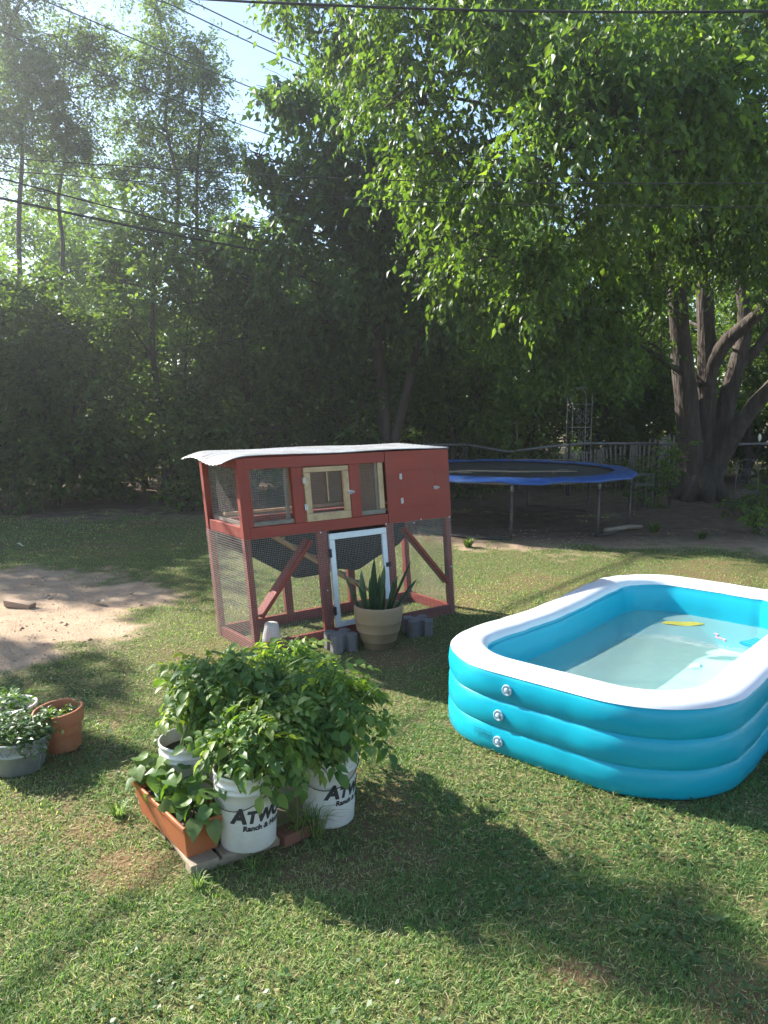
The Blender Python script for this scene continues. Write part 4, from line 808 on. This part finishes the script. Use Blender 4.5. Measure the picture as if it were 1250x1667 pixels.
# ---------------------------------------------------------------- overhead wires
WIRES = [([(-14, 4, 9.0), (-7.04,14.00,9.36),(-6.42,16.00,9.74),(-3.46,20.00,9.83),(1.48,26.00,9.97),(8, 34, 10.3)], .014, 'upper left wire crossing in front of the tall feathery trees'),
 ([(-10, 4, 9.2), (-4.37,14.00,9.36),(-3.64,15.50,9.56),(-1.18,19.00,9.80),(3.44,26.00,10.71),(8, 33, 11)], .014, 'right one of two parallel wires across the blue sky gap'),
 ([(-10.4, 4, 9.3), (-4.71,14.40,9.47),(-4.05,16.00,9.69),(-1.70,19.60,9.98),(3.51,26.50,10.50),(8, 33, 11)], .014, 'left one of two parallel wires across the blue sky gap'),
 ([(-14, 5, 9.0), (-7.82,15.00,9.16),(-6.71,17.00,9.21),(-2.60,21.00,8.86),(2.48,26.00,8.65),(9, 33, 8.6)], .013, 'thin wire below the upper left wire in front of the feathery trees'),
 ([(-14, 9.8, 5.9), (-6.34,8.60,4.84),(-3.79,8.00,4.51),(-0.15,7.70,4.22),(3.62,7.60,4.16),(6.38,7.80,4.26),(14, 8.4, 4.8)], .005, 'upper of two thin level wires right across the picture'),
 ([(-14, 9.9, 5.7), (-6.36,8.60,4.70),(-3.20,8.00,4.35),(-0.15,7.80,4.06),(3.63,7.60,3.95),(6.41,7.80,4.04),(14, 8.4, 4.6)], .005, 'lower of two thin level wires right across the picture'),
 ([(-9, 3, 5.3), (-6.28,9.00,5.15),(-5.23,11.00,5.15),(-2.97,14.30,5.13),(1.10,19.00,5.20),(6, 26, 5.6)], .012, 'thinner of the two dark cables slanting down at the left'),
 ([(-9, 3, 5.0), (-6.31,9.00,4.86),(-5.25,11.00,4.89),(-2.66,14.30,4.90),(1.10,19.00,5.10),(6, 26, 5.5)], .019, 'thick black cable slanting down at the left'),
 ([(-9, 8.4, 6.6), (-2.35,7.50,5.76),(-0.67,7.20,5.53),(1.22,7.00,5.38),(3.24,7.00,5.38),(5.72,7.20,5.52),(13, 8, 6.2)], .011, 'dark cable along the very top in front of the big tree')]
for pts, r_, lab in WIRES:
    P = [Vector(p) for p in pts]; fine = []
    for i in range(len(P) - 1):
        a, b, c, d = P[max(i - 1, 0)], P[i], P[i + 1], P[min(i + 2, len(P) - 1)]
        for t in (0, .25, .5, .75): fine.append(.5 * ((2 * b) + (c - a) * t + (2 * a - 5 * b + 4 * c - d) * t * t + (3 * b - a - 3 * c + d) * t ** 3))
    fine.append(P[-1]); o = MB().tube(fine, r_, 5).build('overhead_wire', M['cable'], None, smooth=True); tag(o, lab, 'wire', 'overhead wires')

# ---------------------------------------------------------------- pallet, buckets, planter
PN = (-.86, 3.17); PAZ = math.atan2(.57, .82)
pal = thing('wooden_pallet', 'low weathered wooden pallet under the planter and buckets', 'pallet', (PN[0], PN[1], 0), PAZ)
for i in range(5): MB().box(.0 + i * .15, .132 + i * .15, 0, .80, .036, .056).build('slat', M['plank'], pal, bevel=.003)
for y in (.01, .36, .71): MB().box(.004, .728, y, y + .075, 0, .035).build('runner', M['plank'], pal, bevel=.003)
bk_ = MB().box(-.09, .09, -.05, .05, 0, .06).build('brick', M['brick'], None, loc=(-.44, 3.50, .0), rot=(0, 0, .75), bevel=.006); tag(bk_, 'worn reddish brick lying between the two front buckets', 'brick')

def text_parts(parent, r_at, zc):
    """lettering wrapped round the bucket wall"""
    def word(s, size, shear, x, z, off=.0):
        cu = bpy.data.curves.new('lettering', 'FONT'); cu.body = s; cu.size = size; cu.shear = shear; cu.offset = off; cu.resolution_u = 3
        to = bpy.data.objects.new('tmp', cu); COL.objects.link(to); dg = bpy.context.evaluated_depsgraph_get(); me = bpy.data.meshes.new_from_object(to.evaluated_get(dg))
        bpy.data.objects.remove(to); b = bmesh.new(); b.from_mesh(me); bpy.data.meshes.remove(me)
        xs = [v.co.x for v in b.verts]; wd = max(xs)
        for i in range(1, int(wd / .008) + 1): bmesh.ops.bisect_plane(b, geom=b.verts[:] + b.edges[:] + b.faces[:], plane_co=(i * .008, 0, 0), plane_no=(1, 0, 0))
        bmesh.ops.triangulate(b, faces=b.faces[:])
        for v in b.verts:
            zz = z + v.co.y; rr = r_at(zz) + .0022; a = (x + v.co.x) / rr; v.co = (rr * math.sin(a), -rr * math.cos(a), zz)
        me = bpy.data.meshes.new('lettering'); b.to_mesh(me); b.free(); me.materials.append(M['ink']); obj('lettering', me, parent); return wd
    w0 = word('A', .100, .22, 0, zc, .0052)
    w1 = word('TWOODS', .078, .22, w0 * .96, zc, .0048)
    word('Ranch & Home', .036, .15, w0 * .70, zc - .040, .0017)

def potato_leaf(seed):
    r = np.random.default_rng(seed); V = []; Fc = []
    def leaflet(o, d, L_, w, tilt):
        d = Vector(d).normalized(); s = d.cross(Vector((0, 0, 1))).normalized(); u = s.cross(d); o = Vector(o); n0 = len(V)
        cr = [(0, 0, 0), (.28, .8, .10), (.28, 0, 0), (.28, -.8, .10), (.62, .85, .07), (.62, 0, -.04), (.62, -.85, .07), (1.0, 0, -.20)]
        for t, q, h in cr: V.append(o + d * t * L_ + s * q * w / 2 + u * (h + tilt * t * t) * L_)
        Fc.extend([(n0, n0 + 1, n0 + 2), (n0, n0 + 2, n0 + 3), (n0 + 1, n0 + 4, n0 + 5, n0 + 2), (n0 + 2, n0 + 5, n0 + 6, n0 + 3), (n0 + 4, n0 + 7, n0 + 5), (n0 + 5, n0 + 7, n0 + 6)])
    Ln = .20; dr = r.uniform(.15, .55)
    P = lambda t: Vector((r.normal(0, .004), Ln * t, -.12 * dr * t * t * 3 + .02 * t))
    for k, t in enumerate((.38, .62, .84)):
        o = P(t); L_ = (.055, .072, .085)[k] * r.uniform(.85, 1.15)
        for s in (-1, 1): leaflet(o, (s * 1.0, .55 + r.normal(0, .15), -.15 - dr * .5 + r.normal(0, .15)), L_, L_ * .62, r.normal(-.05, .1))
    leaflet(P(1.0), (r.normal(0, .1), 1, -.25 - dr), .10, .068, -.1)
    n0 = len(V)
    for t in (0, .5, 1): q = P(t); V.extend([q + Vector((-.003, 0, 0)), q + Vector((.003, 0, 0))])
    Fc.extend([(n0, n0 + 1, n0 + 3, n0 + 2), (n0 + 2, n0 + 3, n0 + 5, n0 + 4)])
    me = bpy.data.meshes.new('leaf'); me.from_pydata(V, [], Fc); me.materials.append(M['l_pot']); me.polygons.foreach_set('use_smooth', [True] * len(Fc)); me.update(); return me
PLEAF = [potato_leaf(s) for s in range(9)]
def aim(o, d, roll=0.0):
    d = Vector(d).normalized(); s = d.cross(Vector((0, 0, 1)))
    s = s.normalized() if s.length > .05 else Vector((1, 0, 0)); u = s.cross(d)
    o.rotation_euler = (Matrix((s, d, u)).transposed() @ Matrix.Rotation(roll, 3, 'Y')).to_euler()
BR = lambda z: .130 + .021 * min(max(z / .368, 0), 1)
def potato_bucket(loc, rz, label, nleaf, cover, seed, text=True, zc=.20, handle=True):
    r = np.random.default_rng(seed); t = thing('potato_bucket', label, 'potted plant', loc, rz, 'potato plants in buckets')
    bkt = MB().lathe([(.128, 0), (.131, .006)] + [(BR(z), z) for z in (.1, .2, .285)] + [(.153, .288), (.153, .296), (.1495, .298), (.1495, .312), (.154, .314), (.154, .322), (.150, .324), (.151, .352), (.156, .354), (.156, .368), (.150, .370), (.147, .36), (.140, .25)], 48).build('bucket', M['whiteplastic'], t, smooth=True)
    MB().lathe([(0, .305), (.06, .315), (.1, .31), (.144, .30)], 24, capb=False).build('soil', M['soil'], t)
    if handle: MB().tube([(.158 * math.cos(a), -.158 * abs(math.sin(a)) * .98 - .006, .325 - .105 * math.sin(a)) for a in [math.pi * i / 20 for i in range(21)]], .0026, 5).build('handle', M['darksteel'], bkt, smooth=True)
    if text: text_parts(bkt, BR, zc)
    cx, cy, cz, rx, ry, rzz = cover
    stems = []
    for i in range(9):
        a = r.uniform(0, 6.28); q = r.uniform(.35, .85)
        e = Vector((cx + rx * q * math.cos(a), cy + ry * q * math.sin(a), cz + rzz * r.uniform(.2, .75))); b0 = Vector((r.uniform(-.07, .07), r.uniform(-.07, .07), .30))
        cv = curve(b0, e, (-(e.x) * .35, -(e.y) * .35, .08), 7); MB().tube(cv, [.007, .0068, .0065, .006, .0055, .005, .004], 6).build('stem', M['stem'], t, smooth=True); stems += cv[2:]
    for i in range(nleaf):
        d = unit(r.normal(size=3)); 
        if d[2] < -.45: d[2] *= -.6
        q = r.uniform(.45, 1.0) ** .6; P = Vector((cx + rx * d[0] * q, cy + ry * d[1] * q, cz + rzz * d[2] * q))
        out_ = Vector((P.x - cx, P.y - cy, 0)); out_ = out_.normalized() if out_.length > .02 else Vector((1, 0, 0))
        dr = Vector((out_.x + r.normal(0, .5), out_.y + r.normal(0, .5), .35 * d[2] - .15 + r.normal(0, .3)))
        o = obj('leaf', PLEAF[r.integers(0, 9)], t); aim(o, dr, r.normal(0, .35)); s = r.uniform(.46, .84); o.scale = (s,) * 3
        o.location = P - dr.normalized() * .08
    return t
potato_bucket((-.645, 3.40, .056), -.36, 'white printed bucket of potato plants at the front, next to the terracotta planter', 225, (.04, .13, .48, .32, .30, .21), 31, zc=.155)
potato_bucket((-.285, 3.70, .0), -.04, 'white printed bucket of potato plants at the right, standing in the grass', 230, (.0, .05, .56, .33, .33, .27), 32, zc=.165)
potato_bucket((-.985, 3.70, .056), -.4, 'white bucket of potato plants at the back left with dark soil showing', 195, (.07, .15, .61, .31, .27, .17), 33, text=False, zc=.2)
potato_bucket((-.70, 4.12, .0), .9, 'bucket of potato plants hidden behind the others, only its leafy top showing', 235, (.02, -.02, .56, .46, .33, .26), 34, text=False)

# terracotta-coloured window box of beans
pb = thing('bean_planter', 'long terracotta-coloured planter box of climbing beans on the pallet', 'planter', (-1.0, 3.48, .056), math.atan2(.72, -.60))
def trough(l0, w0, l1, w1, h):
    V = [(sx * l / 2, sy * w / 2, z) for l, w, z in ((l0, w0, 0), (l1, w1, h), (l1 + .016, w1 + .016, h), (l1 + .016, w1 + .016, h + .022), (l1 - .012, w1 - .012, h + .022), (l0 - .012, w0 - .012, .02)) for sx, sy in ((-1, -1), (1, -1), (1, 1), (-1, 1))]
    Fc = [(3, 2, 1, 0)] + [(r_ * 4 + k, r_ * 4 + (k + 1) % 4, (r_ + 1) * 4 + (k + 1) % 4, (r_ + 1) * 4 + k) for r_ in range(5) for k in range(4)] + [(20, 21, 22, 23)]
    return MB().add(V, Fc)
trough(.52, .15, .59, .205, .155).build('box', M['terraplastic'], pb, bevel=.006)
MB().sheet(14, 5, lambda u, v: ((u - .5) * .55, (v - .5) * .18, .128 + .012 * math.sin(u * 17 + v * 9))).build('soil', M['soil'], pb)
def bean_leaf(seed):
    r = np.random.default_rng(seed); n = 9; V = [Vector((0, .0, 0))]
    ol = [(0, -.012), (.030, -.018), (.050, .012), (.048, .045), (.030, .075), (.0, .112)]
    pts = ol + [(-x, y) for x, y in ol[-2:0:-1]]; b = r.uniform(.2, .6)
    V = [Vector((0, .042, .006))] + [Vector((x, y, abs(x) * .28 - b * .6 * max(0, y) ** 2 * 8 + r.normal(0, .003))) for x, y in pts]; m = len(pts)
    Fc = [(0, 1 + i, 1 + (i + 1) % m) for i in range(m)]
    me = bpy.data.meshes.new('leaf'); me.from_pydata(V, [], Fc); me.materials.append(M['l_bean']); me.polygons.foreach_set('use_smooth', [True] * len(Fc)); me.update(); return me
BLEAF = [bean_leaf(s) for s in range(6)]
r = np.random.default_rng(77)
for i in range(13):
    x = -.26 + .52 * i / 12; a = r.uniform(0, 6.28); e = Vector((x + .10 * math.cos(a), .02 + .09 * math.sin(a), .17 + r.uniform(.02, .13)))
    cv = curve((x, r.uniform(-.04, .04), .12), e, (r.normal(0, .03), r.normal(0, .03), .05), 6); MB().tube(cv, [.004, .0038, .0035, .003, .0026, .002], 5).build('vine', M['stem'], pb, smooth=True)
    for k in range(7):
        P = cv[r.integers(1, 6)] + Vector((r.normal(0, .05), r.normal(0, .05), r.uniform(-.01, .05))); P.z = max(P.z, .15)
        o = obj('leaf', BLEAF[r.integers(0, 6)], pb, P); aim(o, (r.normal(0, 1), r.normal(0, 1), r.uniform(-.8, .05)), r.normal(0, .4)); s = r.uniform(.5, .9); o.scale = (s,) * 3
for P, d, s in (((-.32, -.02, .16), (-1, -.2, -1.6), .85), ((-.30, .05, .19), (-.8, .6, -.6), .8), ((.33, .0, .19), (1, .1, -.3), 1.1), ((.34, -.06, .17), (.9, -.5, -.6), 1.0)):
    o = obj('leaf', BLEAF[1], pb, P); aim(o, d); o.scale = (s,) * 3

# ---------------------------------------------------------------- pots at the left
def small_foliage(name, parent, c, rad, n, ll, lw, seed, flat=.75, mt=None):
    r = np.random.default_rng(seed); V, T, v = leaf_cloud([(c[0], c[1], c[2], rad)], dens=n / rad ** 2, m=5, twig=.05, ll=ll, lw=lw, r=r, droop=.15, up=.9, shell=.4, quad=4, zmin=.05)
    V = V.reshape(-1, 3); V[:, 2] = c[2] + (V[:, 2] - c[2]) * flat; o = obj(name, tri_mesh(name, V, T, mt or M['l_small'], {'v': v}), parent); o['kind'] = 'stuff'; return o
tp_ = thing('terracotta_pot', 'terracotta clay flowerpot with a thick rim and a few seedlings, tilted on the lawn', 'potted plant', (-1.975, 4.50, 0)); tp_.rotation_euler = (R(3), R(-5), 0)
MB().lathe([(.098, 0), (.103, .006), (.124, .165), (.126, .17), (.139, .172), (.142, .178), (.150, .25), (.147, .258), (.138, .258), (.134, .25), (.125, .17), (.12, .12)], 40).build('pot', M['terra'], tp_, smooth=True)
MB().lathe([(0, .185), (.05, .19), (.128, .18)], 24, capb=False).build('soil', M['soil'], tp_)
for i in range(9):
    a = i * 2.4; q = .03 + .008 * i; small_foliage('seedling', tp_, (q * math.cos(a), q * math.sin(a), .215), .022, 3, .042, .022, 60 + i, .8, M['l_bean'])
tb = thing('zinc_tub', 'grey embossed metal tub full of small-leaved bushy plants at the left edge', 'potted plant', (-2.13, 4.23, 0), .2)
MB().lathe([(.122, 0), (.127, .004), (.150, .118), (.1545, .121), (.1515, .125), (.164, .19), (.169, .195), (.169, .203), (.163, .205), (.158, .19), (.14, .1)], 44, ex=1.08).build('tub', M['tub'], tb, smooth=True)
em = MB()
for k in range(22):
    a0 = 2 * math.pi * k / 22; sg = 1 if k % 2 else -1
    pts = []
    for i in range(9):
        t = i / 8; a = a0 + .22 * t; z = .158 + sg * .018 * math.sin(t * 5.0); rr = .1565 + (z - .125) * .19; pts.append((rr * 1.08 * math.cos(a) * 1.005, rr * math.sin(a) * 1.005, z))
    em.tube(pts, .0028, 5)
em.build('embossed_band', M['whitemetal'], tb, smooth=True)
MB().tube([(.163 * 1.08 * math.cos(-.5), .163 * math.sin(-.5), .19), (.150 * 1.08 * math.cos(-.5), .150 * math.sin(-.5), .10), (.126 * 1.08 * math.cos(-.5), .126 * math.sin(-.5), .005)], .004, 6).build('seam', M['tub'], tb)
MB().lathe([(0, .16), (.15, .158)], 24, capb=False, ex=1.08).build('soil', M['soil'], tb)
small_foliage('foliage', tb, (0, .0, .235), .165, 230, .042, .020, 6, .62); small_foliage('foliage', tb, (.10, -.05, .21), .09, 70, .042, .020, 8, .7)
wb = thing('white_bucket', 'plain white bucket standing behind the zinc tub at the left edge', 'bucket', (-2.31, 4.56, 0))
MB().lathe([(.118, 0), (.12, .005), (.138, .24), (.146, .242), (.146, .258), (.138, .26), (.132, .24), (.12, .12)], 40).build('body', M['whiteplastic'], wb, smooth=True)
MB().lathe([(0, .19), (.13, .185)], 24, capb=False).build('soil', M['soil'], wb)
small_foliage('foliage', wb, (-.03, .03, .27), .09, 40, .05, .024, 9, .6, M['l_bean'])

# crumbly clods of soil over the bare dirt
r = np.random.default_rng(91); n_ = 2600; cx_ = r.uniform(-6.2, -2.2, n_); cy_ = r.uniform(5.8, 9.6, n_)
fx_ = r.uniform(1.5, 7.5, 2500); fy_ = r.uniform(10.2, 13.0, 2500); cx_ = np.r_[cx_, fx_]; cy_ = np.r_[cy_, fy_]
k_ = (dirt_mask(cx_, cy_) > .45) & (fbm(cx_ * 2.2, cy_ * 2.2, 71) > .43); cx_, cy_ = cx_[k_], cy_[k_]; n_ = len(cx_)
ico = np.array([(1, 0, 0), (-1, 0, 0), (0, 1, 0), (0, -1, 0), (0, 0, .7), (0, 0, -.4)]); fc_ = np.array([(0, 2, 4), (2, 1, 4), (1, 3, 4), (3, 0, 4), (2, 0, 5), (1, 2, 5), (3, 1, 5), (0, 3, 5)])
sz_ = np.exp(r.normal(-4.95, .55, n_)); V_ = ico[None] * sz_[:, None, None] * r.uniform(.6, 1.4, (n_, 6, 3)); V_ += np.stack([cx_, cy_, gz(cx_, cy_)], 1)[:, None]
clods = obj('soil_clods', tri_mesh('soil_clods', V_, fc_[None] + (np.arange(n_) * 6)[:, None, None], M['clod'])); tag(clods, 'crumbs and clods of dry soil on the bare dirt', 'soil', kind='stuff')
# small things on the ground
st = MB().box(-.15, .15, -.055, .055, 0, .075).build('rough_block', M['tan'], None, loc=(-3.80, 7.80, .0), rot=(.03, .04, -.25), bevel=.012)
for v in st.data.vertices: v.co.x *= 1 + .12 * math.sin(v.co.z * 30); v.co.y += .02 * v.co.x; v.co.z *= (1 - .25 * (v.co.x > 0))
tag(st, 'rough sandy block lying on the bare dirt patch at the left', 'block')
def weed(name, loc, h, n, label, cat, seed, mt, group=None, wid=.012):
    r = np.random.default_rng(seed); V = []; T = []
    for i in range(n):
        a = r.uniform(0, 6.28); ln = r.uniform(.3, 1.1); L_ = h * r.uniform(.5, 1.1); f = np.array([math.cos(a), math.sin(a), 0]); s = np.array([-f[1], f[0], 0]) * wid * r.uniform(.6, 1.2)
        b = f * r.uniform(0, .25) * h; p1 = b + f * L_ * .35 * ln + np.array([0, 0, L_ * .6]); p2 = p1 + f * L_ * .55 * ln + np.array([0, 0, L_ * .25 * (1 - ln)]); o = len(V)
        V += [b - s / 2, b + s / 2, p1 - s / 2.4, p1 + s / 2.4, p2]; T += [(o, o + 1, o + 3), (o, o + 3, o + 2), (o + 2, o + 3, o + 4)]
    me = tri_mesh(name, V, T, mt, {'v': np.repeat(r.uniform(.2, .8, n), 5)}); o = obj(name, me, None, loc); return tag(o, label, cat, group)
weed('grass_tuft', (-.42, 3.52, 0), .22, 70, 'long grass tuft growing against the right-hand bucket', 'grass tuft', 1, M['grass'], None, .006)
weed('grass_tuft', (-.34, 3.52, 0), .20, 60, 'curling grass tuft in front of the right-hand bucket', 'grass tuft', 2, M['grass'], None, .006)
weed('grass_tuft', (-1.37, 3.70, 0), .11, 60, 'taller grass tuft at the left end of the pallet', 'grass tuft', 3, M['grass'], None, .006)
weed('grass_tuft', (-.82, 3.11, 0), .085, 50, 'grass tuft at the front corner of the pallet', 'grass tuft', 4, M['grass'], None, .006)
weed('grass_tuft', (-.60, 3.24, 0), .10, 25, 'few grass blades in front of the front bucket', 'grass tuft', 14, M['grass'], None, .005)
weed('weed_clump', (1.25, 11.2, 0), .20, 70, 'dark weed clump under the left side of the trampoline', 'weed', 5, M['l_bush'], 'weeds on the bare dirt', .02)
weed('weed_clump', (4.45, 12.5, 0), .24, 80, 'green weed clump beside the right leg of the trampoline', 'weed', 6, M['l_bush'], 'weeds on the bare dirt', .02)
weed('weed_clump', (5.0, 11.9, 0), .18, 50, 'small weed clump on the dirt beyond the pool', 'weed', 7, M['l_bush'], 'weeds on the bare dirt', .02)
weed('weed_clump', (-2.66, 5.1, 0), .16, 40, 'bright weeds at the left edge behind the white bucket', 'weed', 8, M['l_bean'], None, .018)
def shrub(name, loc, lobes, label, seed, mt, dens=160, ll=.10, cat='shrub'):
    r = np.random.default_rng(seed); t = thing(name, label, cat, loc)
    m = MB()
    for x, y, z, rad in lobes:
        for k in range(3): m.tube(curve((x * .2, y * .2, 0), (x + r.normal(0, rad * .3), y + r.normal(0, rad * .3), z + rad * .4), (0, 0, .05), 5), [.010, .009, .007, .005, .003], 5)
    m.build('stem', M['barkdark'], t)
    V, T, v = leaf_cloud(lobes, dens=dens, m=7, twig=.14, ll=ll, lw=ll * .5, r=r, droop=.3, up=.7, shell=.5, quad=2, zmin=.03); obj('foliage', tri_mesh('foliage', V, T, mt, {'v': v}), t)['kind'] = 'stuff'; return t
shrub('leafy_sapling', (6.15, 12.45, 0), [(0, 0, .34, .25), (.15, .05, .22, .2), (-.12, 0, .2, .16)], 'sunlit leafy sapling on the dirt at the right edge', 41, M['l_sun'], 260)
shrub('leafy_sapling', (5.95, 15.9, 0), [(0, 0, 1.0, .30), (.15, 0, 1.25, .22), (-.05, 0, .7, .3)], 'small leafy shoot at the foot of the big trunks', 42, M['l_sun'], 200, .12)
for i, (x, y, s, lab) in enumerate(((6.75, 14.05, .55, 'dark low bush in front of the scrollwork chair'), (4.6, 18.9, .75, 'dark low bush hiding the foot of the slatted fence, left end'), (5.8, 18.9, .75, 'dark low bush hiding the middle of the slatted fence foot'), (6.9, 18.9, .85, 'dark low bush hiding the right end of the slatted fence foot'), (8.6, 15.2, .9, 'dark low bush to the right of the leaning trunks'), (7.6, 14.9, .7, 'dark low bush around the scrollwork chair'), (5.3, 15.6, .7, 'dark low bush at the left foot of the big tree'), (9.9, 14.6, 1.0, 'dark low bush at the right edge near the tree'), (-.2, 15.9, .8, 'low dark bush at the thicket edge behind the coop'), (-3.9, 15.0, .8, 'low dark bush at the thicket edge behind the dirt patch'), (-7.2, 14.6, .9, 'low dark bush at the thicket edge at the far left'), (1.9, 17.0, .8, 'low dark bush in the gloom behind the trampoline'))):
    shrub('low_bush', (x, y, 0), [(0, 0, .45 * s, .6 * s), (.5 * s, .1, .35 * s, .5 * s), (-.5 * s, 0, .4 * s, .5 * s), (.1, .2, .8 * s, .5 * s)], lab, 50 + i, M['l_bush'], 130, .12, 'bush')
# litter of fallen leaves on the lawn
for i, (x, y, lab) in enumerate(((-5.4, 11.2, 'pale fallen leaf on the shaded lawn at the far left'), (-1.9, 11.0, 'pale fallen leaf on the shaded lawn left of the coop'), (-3.0, 7.9, 'pale fallen leaf on the dirt patch'))):
    o = MB().sheet(4, 3, lambda u, v: ((u - .5) * .14, (v - .5) * .07 * math.sin(math.pi * (u * .9 + .05)), .03 + .02 * math.sin(u * 5))).build('fallen_leaf', M['tag'], None, loc=(x, y, .01), rot=(0, .1, i * 1.3)); tag(o, lab, 'leaf')
# ---------------------------------------------------------------- thin volume of air added to stand in for lens glare
hz, nt, p, out = nodes('glare_air'); nt.nodes.remove(p); pv = nt.nodes.new('ShaderNodeVolumePrincipled')
pv.inputs['Color'].default_value = (.93, .96, 1, 1); pv.inputs['Density'].default_value = .0027; pv.inputs['Anisotropy'].default_value = .76
nt.links.new(pv.outputs[0], out.inputs['Volume'])
glare_haze = MB().box(-150, 150, -150, 150, -1.2, 17).build('glare_haze', hz); tag(glare_haze, 'thin pale volume added over the whole yard to stand in for lens glare', kind='stuff')
